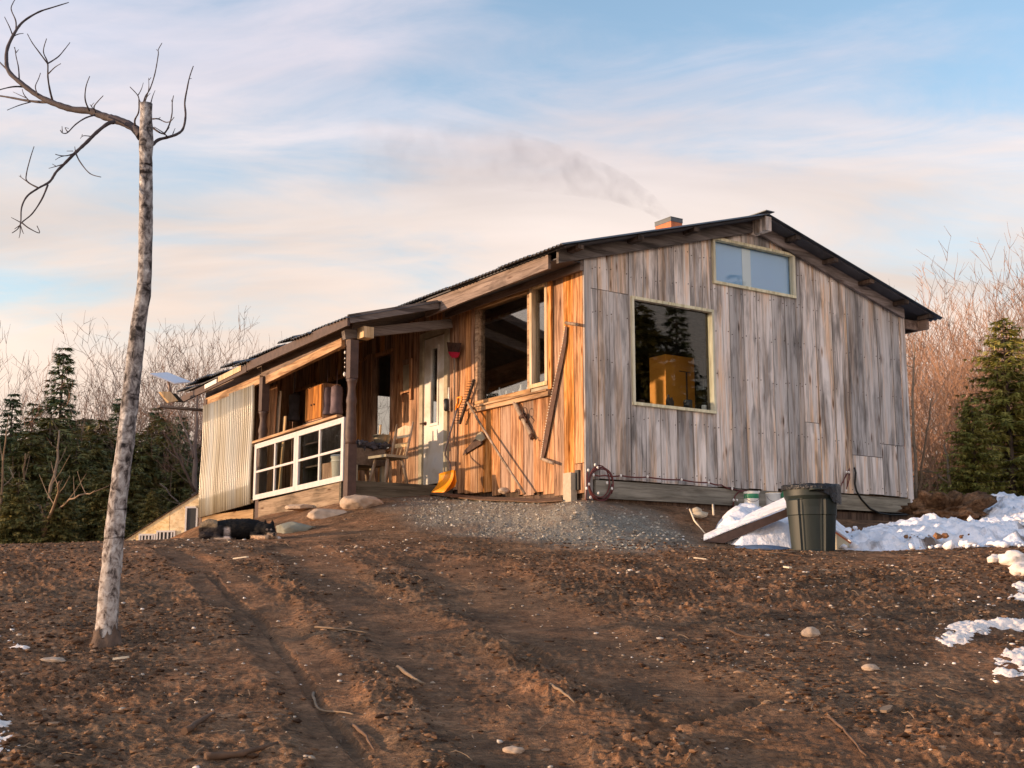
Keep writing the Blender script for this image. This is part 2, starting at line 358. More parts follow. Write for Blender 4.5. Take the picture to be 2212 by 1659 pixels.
M['post']=plain('dark_brown_paint',(.072,.043,.035),.6,var=.35,scale=14)
M['skirt']=wood('greenish_skirt_board',(.20,.175,.135),(.30,.27,.21),(.38,.345,.28),(.10,.08,.06),axis='x',tintvar=.12,streak=.3,knots=False)
M['deckb']=wood('dark_deck_board',(.085,.072,.05),(.13,.112,.08),(.18,.155,.115),(.04,.035,.025),axis='x',tintvar=.2,streak=.4,knots=False)
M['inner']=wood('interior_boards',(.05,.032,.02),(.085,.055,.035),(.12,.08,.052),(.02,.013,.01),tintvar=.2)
M['steel']=plain('dull_roof_steel',(.10,.11,.125),.5,.55,.35,3)
M['under']=plain('roof_underside',(.085,.085,.095),.7,.2,.3,5)
M['white']=plain('chipped_white_paint',(.54,.52,.51),.5,0,.10,12)
M['doorpaint']=NM('weathered_cream_door'); _q=M['doorpaint']; _n=_q.noise(2.2,det=7,dist=.5); _q.set(_q.ramp(_n,[(.32,(.44,.38,.30)),(.46,(.64,.59,.52)),(.62,(.66,.65,.63)),(.75,(.48,.49,.52))]),.6); M['doorpaint']=_q.m
M['trimgrey']=plain('faded_door_trim',(.36,.31,.22),.75,0,.3,6)
M['iron']=plain('rusty_iron',(.085,.045,.032),.65,.4,.5,20)
M['blackp']=plain('black_plastic',(.018,.018,.02),.45,0,.3,10)
M['redp']=plain('red_plastic',(.50,.02,.05),.4,0,.2,10)
M['orangep']=plain('orange_plastic',(.90,.30,.012),.35,0,.08,6,spec=.5)
M['shaft']=plain('grey_steel_shaft',(.16,.12,.11),.45,.5,.3,20)
M['handlew']=wood('worn_handle_wood',(.26,.18,.12),(.38,.28,.20),(.48,.38,.30),(.14,.09,.06),knots=False,tintvar=.1)
M['whitep']=plain('white_plastic',(.76,.73,.66),.4,0,.06,6)
M['rock1']=plain('tan_field_stone',(.44,.33,.24),.85,0,.3,7,.5)
M['rock2']=plain('grey_green_stone',(.20,.20,.16),.85,0,.35,7,.5)
M['brass']=plain('dull_kettle_metal',(.42,.36,.25),.3,.8,.2,6)
M['cloth']=plain('dark_cloth',(.07,.065,.075),.95,0,.4,9,.4)
M['cupb']=wood('orange_cupboard_wood',(.34,.14,.045),(.58,.25,.08),(.70,.34,.13),(.14,.05,.02),tintvar=.1,knots=False)
M['coatp']=plain('purple_grey_cloth',(.16,.12,.14),.95,0,.4,9,.4)
M['bark_fire']=plain('firewood_bark',(.17,.12,.085),.9,0,.4,25,.8)
M['brick']=plain('rusty_orange_flue',(.55,.17,.07),.7,0,.35,9)
M['soot']=plain('soot_black_cap',(.10,.11,.12),.5,.4,.3,9)
M['cinder']=plain('tan_concrete_block',(.42,.36,.27),.9,0,.15,30,.6)
M['ycab']=plain('yellow_cabinet_paint',(.84,.34,.045),.5,0,.08,4)
M['green']=plain('green_plastic',(.02,.20,.09),.4,0,.2,8)
M['bluep']=plain('blue_grey_plastic',(.10,.15,.24),.4,0,.2,8)
M['bulb']=plain('frosted_bulb',(.85,.80,.74),.2,0,.05,8)
M['cordred']=plain('dark_red_cable',(.13,.032,.028),.55,0,.3,12)
M['cordblack']=plain('black_hose_rubber',(.015,.014,.013),.55,0,.3,12)
M['cream']=plain('cream_panel',(.62,.55,.40),.7,0,.1,6)
M['silver']=plain('white_dish_panel',(.74,.74,.80),.35,0,.04,4)
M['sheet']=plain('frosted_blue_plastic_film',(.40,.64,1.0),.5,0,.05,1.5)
M['strip']=plain('pale_film_strip',(.88,.92,.95),.5,0,.05,3)
def glass(name, refl=2.2, tint=(.9,.93,.93), wav=0., floor_=.04):
    q=NM(name); q.n.remove(q.b)
    tr=q.node('ShaderNodeBsdfTransparent'); tr.inputs[0].default_value=(*tint,1); gl=q.node('ShaderNodeBsdfGlossy'); gl.inputs['Roughness'].default_value=.015
    fr=q.node('ShaderNodeLayerWeight'); fr.inputs[0].default_value=.5                      # Schlick curve, the same from both sides of the pane
    f=q.math('MULTIPLY',q.math('ADD',q.math('MULTIPLY',q.math('POWER',fr.outputs['Facing'],5.),.96),floor_),refl,clamp=True)
    if wav:
        bm_=q.node('ShaderNodeBump'); bm_.inputs['Strength'].default_value=wav; bm_.inputs['Distance'].default_value=.02; q.L(q.noise(5,det=3,rough=.5,dist=1.2),bm_.inputs['Height']); q.L(bm_.outputs[0],gl.inputs['Normal'])
    ms=q.node('ShaderNodeMixShader'); q.L(f,ms.inputs[0]); q.L(tr.outputs[0],ms.inputs[1]); q.L(gl.outputs[0],ms.inputs[2]); q.L(ms.outputs[0],q.out.inputs[0]); return q.m
M['glass']=glass('window_glass',3.6,wav=.01); M['glass_old']=glass('old_wavy_glass',1.1,wav=.18); M['glass_f']=glass('front_window_glass',1.1); M['glass_l']=glass('loft_window_glass',1.8)
q=NM('corrugated_translucent_plastic'); q.n.remove(q.b)
_c=q.mix(1.,q.ramp(q.noise(1,sc=(1,3.2,.35),det=3),[(.35,(.56,.51,.39)),(.5,(.62,.60,.53)),(.66,(.62,.64,.62))]),q.ramp(q.noise(1,sc=(1,34,.25),det=3,rough=.7),[(.36,(.62,.58,.50)),(.52,(.92,.90,.86)),(.64,(1.2,1.18,1.1))]),'MULTIPLY')
_d1=q.node('ShaderNodeBsdfDiffuse'); _t1=q.node('ShaderNodeBsdfTranslucent'); _g1=q.node('ShaderNodeBsdfGlossy'); _g1.inputs['Roughness'].default_value=.22; _tr=q.node('ShaderNodeBsdfTransparent')
q.L(_c,_d1.inputs[0]); q.L(_c,_t1.inputs[0])
_m1=q.node('ShaderNodeMixShader'); _m1.inputs[0].default_value=.3; q.L(_d1.outputs[0],_m1.inputs[1]); q.L(_t1.outputs[0],_m1.inputs[2])
_m2=q.node('ShaderNodeMixShader'); _m2.inputs[0].default_value=.07; q.L(_m1.outputs[0],_m2.inputs[1]); q.L(_g1.outputs[0],_m2.inputs[2])
_m3=q.node('ShaderNodeMixShader'); _m3.inputs[0].default_value=.12; q.L(_m2.outputs[0],_m3.inputs[1]); q.L(_tr.outputs[0],_m3.inputs[2]); q.L(_m3.outputs[0],q.out.inputs[0])
M['poly']=q.m
# soil
q=NM('churned_brown_soil')
n1=q.noise(.55,det=4); n2=q.noise(7,det=9,rough=.68); n3=q.noise(38,det=6,rough=.6); n0=q.noise(2.2,det=5)
cA=q.ramp(n2,[(.28,(.085,.048,.028)),(.44,(.175,.102,.060)),(.60,(.24,.148,.089)),(.80,(.34,.225,.15))])
cB=q.ramp(n2,[(.28,(.115,.056,.030)),(.5,(.245,.130,.071)),(.75,(.36,.21,.125))])
f=q.ramp(n1,[(.44,(0,0,0)),(.60,(1,1,1))]); col=q.mix(f,cA,cB)
col=q.mix(1.,col,q.ramp(n0,[(.34,(.55,.56,.56)),(.64,(1.2,1.17,1.12))]),'MULTIPLY')
n4=q.noise(21,det=5,rough=.7,sc=(1,1.5,1)); col=q.mix(1.,col,q.ramp(n4,[(.34,(.48,.46,.44)),(.48,(.98,.96,.93)),(.66,(1.60,1.52,1.42))]),'MULTIPLY')
col=q.mix(q.math('MULTIPLY',q.attr('track'),.45),col,q.mix(.5,q.ramp(n3,[(.3,(.15,.082,.045)),(.7,(.23,.13,.075))]),col))
gcol=q.ramp(q.noise(45,det=5,rough=.75),[(.30,(.095,.080,.062)),(.48,(.26,.23,.185)),(.62,(.40,.365,.30)),(.76,(.58,.53,.45))])
col=q.mix(q.attr('gravel'),col,gcol)
vo=q.node('ShaderNodeTexVoronoi'); vo.inputs['Scale'].default_value=30; q.L(q.tc.outputs['Object'],vo.inputs['Vector'])
sp=q.math('MULTIPLY',q.math('LESS_THAN',vo.outputs['Distance'],.13),q.math('GREATER_THAN',q.noise(5,det=2),.57)); col=q.mix(q.math('MULTIPLY',sp,.55),col,(.36,.29,.22))
q.set(col,.93,0,.15); q.bump(q.math('ADD',n2,q.math('ADD',q.math('MULTIPLY',n3,.5),q.math('MULTIPLY',n4,.9))),.9,.04); M['soil']=q.m
# snow
q=NM('old_spring_snow'); n2=q.noise(9,det=7); n3=q.noise(2.6,det=6,rough=.65)
_snow=q.mix(q.ramp(n3,[(.54,(0,0,0)),(.70,(1,1,1))]),(.86,.87,.92),q.ramp(n2,[(.40,(.74,.64,.56)),(.62,(.88,.84,.82))]))
_s0=_snow; _snow=q.mix(q.attr('bid'),_snow,q.ramp(n2,[(.3,(.07,.04,.025)),(.7,(.22,.15,.11))]))
q.set(_snow,.6,0,.3); q.b.inputs['Subsurface Weight'].default_value=0; q.bump(n2,.7,.05); M['snow']=q.m
M['snow_old']=plain('dirty_thin_snow',(.84,.75,.68),.65,0,.14,9,.5)  # cream tone of dirt in the thin snow
# bark of the pruned tree
q=NM('lichen_mottled_bark'); nb=q.noise(1,sc=(20,20,15),det=6,rough=.66,dist=.5); nb2=q.noise(1,sc=(3,3,5),det=4)
ca=q.ramp(nb,[(.35,(.03,.027,.026)),(.43,(.12,.105,.10)),(.50,(.27,.245,.235)),(.58,(.42,.395,.375)),(.67,(.66,.63,.60))])
sepb=q.node('ShaderNodeSeparateXYZ'); q.L(q.tc.outputs['Object'],sepb.inputs[0]); hb=q.math('SUBTRACT',1.,q.math('DIVIDE',sepb.outputs[2],1.5),clamp=True)
cb_=q.ramp(nb,[(.36,(.05,.035,.03)),(.44,(.30,.24,.20)),(.52,(.50,.43,.37)),(.66,(.66,.60,.54))]); cbx=q.mix(q.math('MULTIPLY',hb,.95),ca,cb_)
dk=q.ramp(q.noise(1,sc=(2.5,2.5,13),det=4,dist=.5),[(.60,(1,1,1)),(.68,(.12,.10,.10))]); cbx=q.mix(1.,cbx,dk,'MULTIPLY')
q.set(cbx,.9,0,.2); q.bump(nb,.8,.012); M['bark']=q.m
M['twig']=plain('purple_grey_twig',(.065,.052,.055),.8,0,.3,20)
def leafmat(name, a, b, c):
    q=NM(name); bid=q.attr('bid'); wn=q.node('ShaderNodeTexWhiteNoise',noise_dimensions='1D'); q.L(bid,wn.inputs['W'])
    co=q.ramp(q.math('ADD',q.math('MULTIPLY',wn.outputs['Value'],.6),q.math('MULTIPLY',q.noise(1.2,det=4),.5)),[(.2,a),(.5,b),(.85,c)])
    q.set(co,.7,0,.2); return q.m
M['fir']=leafmat('dark_fir_needles',(.042,.066,.030),(.085,.125,.058),(.16,.19,.085))
M['cedar']=leafmat('yellow_green_cedar_needles',(.13,.135,.035),(.28,.27,.06),(.48,.40,.11))
M['hem']=leafmat('olive_hemlock_needles',(.065,.075,.026),(.14,.145,.050),(.28,.23,.08))
M['btree']=plain('pale_bare_bark',(.165,.115,.09),.85,0,.35,6)
M['btree2']=plain('brown_twig_bark',(.22,.12,.08),.85,0,.35,6)
M['ctrunk']=plain('conifer_bark',(.10,.075,.06),.9,0,.3,6)
M['litter']=plain('dry_wood_litter',(.24,.165,.105),.85,0,.35,12)
M['litdark']=plain('muddy_root',(.13,.075,.045),.9,0,.4,12)
M['chip']=plain('pale_wood_chip',(.72,.60,.44),.7,0,.15,12)

# ------------------------------------------------------------------ ground
def build_ground():
    th=np.concatenate([np.linspace(-180,-36,26)[:-1], np.linspace(-36,-23,60)[:-1], np.linspace(-23,23,840), np.linspace(23,36,60)[1:], np.linspace(36,180,26)[1:-1]])
    r=[.6]
    while r[-1]<4.4: r.append(r[-1]*1.03)
    while r[-1]<14.5: r.append(r[-1]*1.0042)
    while r[-1]<24: r.append(r[-1]*1.009)
    while r[-1]<1500: r.append(r[-1]*1.09)
    r=np.array(r); A_,R_=np.meshgrid(np.radians(th), r)
    x=np.sin(A_)*R_; y=np.cos(A_)*R_; z=base(x,y); dz,tr,g=detail(x,y)
    k=1-sstep(22,34,R_); z=z+dz*k
    nr,nc=x.shape
    v=np.stack([x,y,z],-1).reshape(-1,3)
    v=np.concatenate([[[0,0,float(base(0,0)[0])]],v])
    i=np.arange(nr-1)[:,None]; j=np.arange(nc)[None,:]; j2=(j+1)%nc
    a=1+i*nc+j; b=1+i*nc+j2; c=1+(i+1)*nc+j2; d=1+(i+1)*nc+j
    q4=np.stack([a,b,c,d],-1).reshape(-1,4)[:,::-1]
    cap=[(0,1+(k_+1)%nc,1+k_) for k_ in range(nc)]
    me=bpy.data.meshes.new('ground'); nv=len(v); nf=len(q4); nt_=len(cap)
    me.vertices.add(nv); me.vertices.foreach_set('co', v.ravel())
    me.loops.add(nf*4+nt_*3); me.loops.foreach_set('vertex_index', np.concatenate([q4.ravel(), np.array(cap).ravel()]).astype(np.int32))
    me.polygons.add(nf+nt_); ls=np.concatenate([np.arange(nf)*4, nf*4+np.arange(nt_)*3]).astype(np.int32)
    me.polygons.foreach_set('loop_start', ls); me.polygons.foreach_set('use_smooth', np.ones(nf+nt_,bool))
    for nme,arr in (('gravel',g),('track',tr)):
        at_=me.attributes.new(nme,'FLOAT','POINT'); at_.data.foreach_set('value', np.concatenate([[0],arr.ravel()*np.ones(x.size)]))
    me.update(calc_edges=True); me.validate()
    me.materials.append(M['soil'])
    o=bpy.data.objects.new('ground', me); S.collection.objects.link(o); o['kind']='structure'
build_ground()
def gfull(x, y):
    x=np.atleast_1d(np.asarray(x,float)); y=np.atleast_1d(np.asarray(y,float)); return base(x,y)+detail(x,y)[0]
rng=random.Random(7); nr_=np.random.default_rng(3)

def scatter(n, xr, yr, keep, size, flat=.6, elong=1., sink=.2, seed=1):
    """many small lumps in one mesh, sitting on the ground"""
    r_=np.random.default_rng(seed); x=r_.uniform(*xr,n); y=r_.uniform(*yr,n); k=keep(x,y,r_); x=x[k]; y=y[k]; z=gfull(x,y); n=len(x)
    t=(1+5**.5)/2; iv=np.array([(-1,t,0),(1,t,0),(-1,-t,0),(1,-t,0),(0,-1,t),(0,1,t),(0,-1,-t),(0,1,-t),(t,0,-1),(t,0,1),(-t,0,-1),(-t,0,1)])/1.9
    fi=np.array([(0,11,5),(0,5,1),(0,1,7),(0,7,10),(0,10,11),(1,5,9),(5,11,4),(11,10,2),(10,7,6),(7,1,8),(3,9,4),(3,4,2),(3,2,6),(3,6,8),(3,8,9),(4,9,5),(2,4,11),(6,2,10),(8,6,7),(9,8,1)])
    s=size[0]*(size[1]/size[0])**(r_.random(n)**2.2)
    V=iv[None]*(1+r_.uniform(-.35,.35,(n,12,1)))*s[:,None,None]
    V[:,:,0]*=(1+(elong-1)*r_.random((n,1))); V[:,:,2]*=flat
    a=r_.uniform(0,6.28,n); ca,sa=np.cos(a)[:,None],np.sin(a)[:,None]
    X=V[:,:,0]*ca-V[:,:,1]*sa; Y=V[:,:,0]*sa+V[:,:,1]*ca
    V=np.stack([X+x[:,None],Y+y[:,None],V[:,:,2]+(z+s*flat*(.5-sink))[:,None]],-1).reshape(-1,3)
    Fc=(fi[None]+12*np.arange(n)[:,None,None]).reshape(-1,3)
    return V,Fc,np.repeat(r_.random(n),20)
def np_mesh(name, V, Fc, bid, mat, label, cat, smooth=False):
    me=bpy.data.meshes.new(name); c=V.mean(0); me.from_pydata((V-c).tolist(),[],Fc.tolist())
    a=me.attributes.new('bid','FLOAT','FACE'); a.data.foreach_set('value',bid)
    if smooth: me.polygons.foreach_set('use_smooth',[True]*len(Fc))
    me.materials.append(mat); o=bpy.data.objects.new(name,me); o.location=c; S.collection.objects.link(o)
    return tagk(o,label,cat,kind='stuff')
def fan(x,y,m=.43): return (np.abs(x)<y*m+.3)
V,Fc,B=scatter(75000,(-6,6),(4.4,13.5),lambda x,y,r:fan(x,y)&(r.random(len(x))<np.clip(.2+2.4*(fbm(x*.8,y*.8,51,3)-.36),0,1)*(1-.85*detail(x,y)[1])*(1-.5*sstep(11,13,y))),(.004,.020),.6,1.9,.3,11)
q=NM('crumbled_soil'); wn=q.node('ShaderNodeTexWhiteNoise',noise_dimensions='1D'); q.L(q.attr('bid'),wn.inputs['W']); q.set(q.ramp(wn.outputs['Value'],[(0,(.035,.018,.010)),(.4,(.10,.052,.028)),(.75,(.19,.105,.058)),(1,(.34,.22,.14))]),.93,0,.15); M['clod']=q.m
np_mesh('soil_clods',V,Fc,B,M['clod'],'loose dark brown clods of soil strewn over the churned slope','soil')
V,Fc,B=scatter(15000,(-3.5,5.5),(12.5,17.5),lambda x,y,r:gmask(x,y)>.35+.3*r.random(len(x)),(.006,.020),.7,1.2,.2,12)
q=NM('crushed_gravel'); wn=q.node('ShaderNodeTexWhiteNoise',noise_dimensions='1D'); q.L(q.attr('bid'),wn.inputs['W']); q.set(q.ramp(wn.outputs['Value'],[(0,(.13,.11,.085)),(.5,(.29,.26,.21)),(.85,(.40,.37,.31)),(1,(.54,.49,.42))]),.85); M['gstone']=q.m
np_mesh('gravel_stones',V,Fc,B,M['gstone'],'grey crushed gravel spread on the mound before the cabin door','gravel')
V,Fc,B=scatter(5200,(-6,6.5),(4.5,16),lambda x,y,r:fan(x,y)&(r.random(len(x))<.2+.8*(fbm(x*.9,y*.9,61,3)>.52)),(.003,.019),.6,1.6,.15,13)
q=NM('small_pale_pebbles'); wn=q.node('ShaderNodeTexWhiteNoise',noise_dimensions='1D'); q.L(q.attr('bid'),wn.inputs['W']); q.set(q.ramp(wn.outputs['Value'],[(0,(.16,.12,.09)),(.5,(.34,.27,.20)),(.9,(.58,.50,.42)),(1,(.75,.72,.70))]),.7); M['peb']=q.m
np_mesh('pebbles',V,Fc,B,M['peb'],'small pale pebbles and chips scattered over the brown soil','pebbles',True)
V,Fc,B=scatter(7000,(-6,6.5),(4.5,14),lambda x,y,r:fan(x,y)&(fbm(x*1.1,y*1.1,63)>.47)&(r.random(len(x))>detail(x,y)[1]),(.006,.020),.16,3.2,.0,14)
q=NM('dead_leaf_litter'); wn=q.node('ShaderNodeTexWhiteNoise',noise_dimensions='1D'); q.L(q.attr('bid'),wn.inputs['W']); q.set(q.ramp(wn.outputs['Value'],[(0,(.05,.03,.018)),(.5,(.14,.085,.05)),(.85,(.26,.18,.11)),(1,(.42,.33,.22))]),.9); M['leaflit']=q.m
np_mesh('leaf_litter',V,Fc,B,M['leaflit'],'flakes of dead leaves and bark strewn on the brown soil','leaf litter')
# twigs and roots too many to count
mb=MB()
for i in range(300):
    y=rng.uniform(4.5,14.5); x=rng.uniform(-.43,.43)*y; l=rng.uniform(.03,.13); a=rng.uniform(0,6.28); n=4
    bend=rng.uniform(-.25,.25); xs=[x]; ys=[y]; aa=a
    for k in range(n): xs.append(xs[-1]+math.cos(aa)*l/n); ys.append(ys[-1]+math.sin(aa)*l/n); aa+=bend*rng.random()
    zs=gfull(xs,ys)+.006+np.array([0,.4,.6,.5,.2])*rng.uniform(0,.05)*(l/.15)
    mb.tube(list(zip(xs,ys,zs)),[rng.uniform(.0012,.0035)*k for k in (1,1.1,1,.8,.4)],4,rng.random())
solo('twig_litter','thin dry twigs and root ends littering the brown slope','twigs',mb,M['litter'],False,kind='stuff')
def stick(pp, r, label, mat='litter', name='stick', lift=.012):
    P_=[pg(*p) for p in pp]; fine=[]
    for a,b in zip(P_[:-1],P_[1:]):
        for k in range(4): fine.append(a.lerp(b,k/4))
    fine.append(P_[-1]); z=gfull([p.x for p in fine],[p.y for p in fine]); m_=MB(); n=len(fine); rr=random.Random(len(label))
    zz=np.maximum.accumulate(z*0+z); z=np.convolve(np.pad(z,2,'edge'),np.ones(5)/5,'valid')
    m_.tube([(p.x+rr.uniform(-.006,.006),p.y,zz_+lift) for p,zz_ in zip(fine,z)],[r*(1-.6*k/n)*rr.uniform(.85,1.15) for k in range(n)],6)
    solo(name,label,'stick',m_,M[mat],False)
stick([(680,1360),(730,1366),(795,1374)],.008,'long straight pale twig lying in the middle left of the slope')
stick([(676,1478),(684,1515),(722,1528),(765,1540)],.008,'bent pale twig like a hook lying in the left wheel rut')
stick([(760,1558),(790,1590),(808,1625)],.009,'dark curved stick at the bottom of the left wheel rut','litdark')
stick([(440,1650),(520,1640),(600,1618)],.018,'thick muddy root half buried near the bottom left edge','litdark')
stick([(400,1592),(440,1560),(462,1545)],.016,'short muddy root leaning up from the soil at lower left','litdark')
stick([(860,1445),(895,1470),(915,1480)],.012,'reddish brown splinter of wood lying left of centre')
stick([(1190,1500),(1212,1512),(1240,1535)],.010,'curved reddish brown root end lying in the centre foreground')
stick([(1660,1203),(1700,1196),(1745,1192)],.007,'pale dry stalk lying on the crest beneath the green bin')
stick([(1565,1360),(1600,1380),(1660,1388)],.010,'dark root lying across the slope right of the centre','litdark')
stick([(1790,1550),(1830,1590),(1870,1645)],.008,'thin brown root trailing down the lower right slope','litdark')
stick([(1630,1192),(1690,1200),(1730,1205)],.006,'thin root strand on the right just under the crest','litdark')
def chip(px,py,l,wd,a,label,mat='chip',name='wood_chip',cat='wood chip',t=.012):
    c=pg(px,py); z=gfull(c.x,c.y)[0]+.02; d=Vector((math.cos(a),math.sin(a),.12)); m_=MB()
    u=Vector((-d.y,d.x,0))*wd/2; e=d*l/2; C=Vector((c.x,c.y,z))
    m_.prism([C-e+u*.5,C-e-u*.8,C-e*.2-u,C+e*.8-u*.7,C+e+u*.1,C+e*.4+u,C-e*.5+u*.9],(0,0,t))
    solo(name,label,cat,m_,M[mat],False)
chip(261,1433,.09,.03,.1,'cream wood chip lying below the pruned tree')
chip(520,1213,.15,.03,-.2,'pale sliver of wood lying on the soil beneath the dog')
chip(1700,1233,.11,.05,1.9,'bright yellowish wood chip lying on the slope beneath the green bin')
chip(1512,1213,.12,.02,2.9,'narrow whitish splinter lying in the middle of the slope')
chip(1915,1540,.13,.05,1.0,'orange brown chunk of split wood on the lower right slope','litter')
def stone(px,py,r,label,mat='rock1',seed=1,z=0,name='stone',d=None,rough=.16):
    c=pg(px,py) if d is None else at(px,py,d); zz=(gfull(c.x,c.y)[0] if d is None else c.z)
    m_=MB(); m_.blob((c.x,c.y,zz+r[2]*.40+z),r,seed,rough,3); solo(name,label,'stone',m_,M[mat],False)
stone(1751,1377,(.055,.05,.038),'smooth round tan stone alone on the right slope',seed=4)
stone(1880,1448,(.05,.03,.022),'small whitish stone on the lower right slope',mat='rock1',seed=5)
stone(115,1428,(.07,.04,.02),'flat pale stone just left of the pruned tree foot','rock1',6)
stone(1110,1620,(.045,.03,.02),'small cream stone near the bottom centre',seed=8)

# snow
def snow(name, label, poly_px, amp, thr=.0, edge=.25, nz=.5, seed=1, step=.035, freq=2.0, bump_=.06, dirt=0., fr2=7., poly=None, vert=None):
    P_=poly or [pg(*p) for p in poly_px]; xs=[p[0] for p in P_]; ys=[p[1] for p in P_]
    gx=np.arange(min(xs)-edge*2,max(xs)+edge*2,step); gy=np.arange(min(ys)-edge*2,max(ys)+edge*2,step); x,y=np.meshgrid(gx,gy)
    x=x+(vn(x*40,y*40,3)-.5)*step*.5; y=y+(vn(x*40,y*40,4)-.5)*step*.5
    m_=pmask(x,y,P_,edge); n=fbm(x*freq,y*freq,seed,4); lump=1-np.abs(2*vn(x*fr2,y*fr2,seed+9)-1); l2=1-np.abs(2*vn(x*fr2*2.3,y*fr2*2.3,seed+10)-1)
    t=m_*(1+nz*(n-.5)*2)-thr-(1-m_)*.2
    if thr>.3: t=t-.55*np.clip(vn(x*26,y*26,seed+40)-.62,0,1)*3-.5*np.clip(vn(x*55,y*60,seed+41)-.6,0,1)*3
    h=amp*np.clip(t,-.3,2)+bump_*(lump-.5)*np.clip(t*3,0,1)+bump_*.5*(l2-.5)*np.clip(t*3,0,1)
    z=gfull(x.ravel(),y.ravel()).reshape(x.shape)+h-.01
    ok=(t>0)&(h>-.005); nr,nc=x.shape; idx=-np.ones(x.shape,int); f=[]; q4=ok[:-1,:-1]|ok[1:,:-1]|ok[:-1,1:]|ok[1:,1:]
    z=np.where(ok,z,gfull(x.ravel(),y.ravel()).reshape(x.shape)-.03)
    ii,jj=np.nonzero(q4); used=np.zeros(x.shape,bool)
    for a,b in ((0,0),(1,0),(0,1),(1,1)): used[ii+a,jj+b]=True
    idx[used]=np.arange(used.sum()); V=np.stack([x[used],y[used],z[used]],-1)
    Fc=np.stack([idx[ii,jj],idx[ii,jj+1],idx[ii+1,jj+1],idx[ii+1,jj]],-1)
    dn=fbm(x*1.7+5,y*1.7,seed+20,4); bd=np.clip((dn-(1-dirt)*.62-.18)*9,0,1)[ii,jj]*(dirt>0)
    np_mesh(name,V,Fc,bd,M['snow_old' if thr>.3 else 'snow'],label,'snow',True)
wp=lambda px,d: Vector(((px-CX)/F*d,d,0))
snow('snow_bank','lumpy white snow bank right of the green bin along the cabin',None,.20,seed=3,edge=.35,dirt=.16,bump_=.09,step=.025,poly=[wp(1812,14.0),wp(1830,15.2),wp(1930,15.6),wp(2060,15.4),wp(2150,15.0),wp(2330,15.2),wp(2400,14.0),wp(2250,13.6),wp(2050,13.7),wp(1900,13.6)])
snow('snow_heap','tall white snow heap behind the dirt mound at the right edge',None,.24,seed=13,edge=.7,dirt=.18,bump_=.12,freq=1.2,poly=[wp(2055,17.6),wp(2090,19),wp(2500,19.5),wp(2900,18),wp(2700,15.8),wp(2250,15.6),wp(2130,16.4)])
snow('snow_strip','low strip of snow running from the cabin corner to the snow heap',None,.18,seed=15,edge=.3,bump_=.06,poly=[wp(1985,18.6),wp(2000,20),wp(2200,20),wp(2200,18.4)])
snow('snow_drift','smooth snow drift beneath the long white panel left of the bin',None,.26,seed=17,edge=.22,bump_=.05,poly=[wp(1545,14.3),wp(1580,15.5),wp(1690,15.9),wp(1830,15.4),wp(1830,14.2),wp(1700,13.9),wp(1600,13.9)])
snow('snow_patch','speckled thin snow patch melting at the right edge of the slope',[(2010,1395),(2060,1350),(2130,1345),(2330,1335),(2330,1372),(2150,1368),(2090,1400),(2050,1412)],.03,thr=.31,edge=.14,nz=1.2,seed=23,step=.012,freq=6,bump_=.02,fr2=22)
snow('snow_patch','small broken snow patch at the lower right edge of the frame',[(2110,1440),(2180,1405),(2330,1390),(2330,1480),(2200,1470)],.03,thr=.42,edge=.12,nz=1.4,seed=27,step=.012,freq=7,bump_=.02,fr2=22)
snow('snow_patch','pair of thin snow scraps high on the right edge below the snow lump',[(2170,1300),(2190,1268),(2330,1262),(2330,1320)],.03,thr=.45,edge=.10,nz=1.2,seed=29,step=.012,freq=6,bump_=.02,fr2=20)
snow('snow_patch','thin dirty streak of snow at the left edge beside the pruned tree',[(-120,1370),(0,1375),(90,1408),(80,1418),(0,1400),(-120,1395)],.02,thr=.5,edge=.08,nz=1.3,seed=31,step=.012,freq=8,bump_=.015,fr2=24)
snow('snow_patch','tiny scraps of melting snow in the bottom left corner',[(-80,1540),(10,1540),(60,1600),(180,1630),(180,1650),(20,1640),(-80,1659)],.02,thr=.62,edge=.10,nz=1.3,seed=35,step=.012,freq=8,bump_=.015,fr2=24)
SPK=[pg(*p) for p in [(1930,1330),(2060,1270),(2300,1230),(2330,1500),(2120,1500),(1960,1440)]]
V,Fc,B=scatter(1600,(2,7),(6,12.5),lambda x,y,r:inpoly(x,y,SPK)&(fbm(x*3,y*4,79)>.5),(.004,.022),.5,1.4,.2,23)
np_mesh('snow_specks',V,Fc,B*0,M['snow_old'],'scattered specks of melting snow around the right hand patches','snow',True)
BK=[wp(1790,13.9),wp(1800,15.4),wp(2400,16.5),wp(2450,13.4),wp(2200,13.2),wp(2000,13.35)]
V,Fc,B=scatter(1500,(2.5,8),(13,17),lambda x,y,r:inpoly(x,y,BK)&((fbm(x*3,y*3,77)>.45)|(y<13.9)),(.012,.075),.8,1.3,.2,21)
V[:,2]+=.02; V[:,2]+=np.where(V[:,1]>14.0,.10,0)*(fbm(V[:,0]*2,V[:,1]*2,5)>.4)
np_mesh('snow_crumbs',V,Fc,B*0,M['snow'],'crumbled lumps of old snow along the foot of the snow bank','snow',True)
V,Fc,B=scatter(900,(2.5,8),(13,17),lambda x,y,r:inpoly(x,y,BK)&(fbm(x*1.3,y*1.3,78)>.52),(.010,.05),.8,1.4,.2,22)
V[:,2]+=.13; np_mesh('dirt_crumbs',V,Fc,B,M['soil'],'crumbs of dark soil strewn on the snow bank','soil')
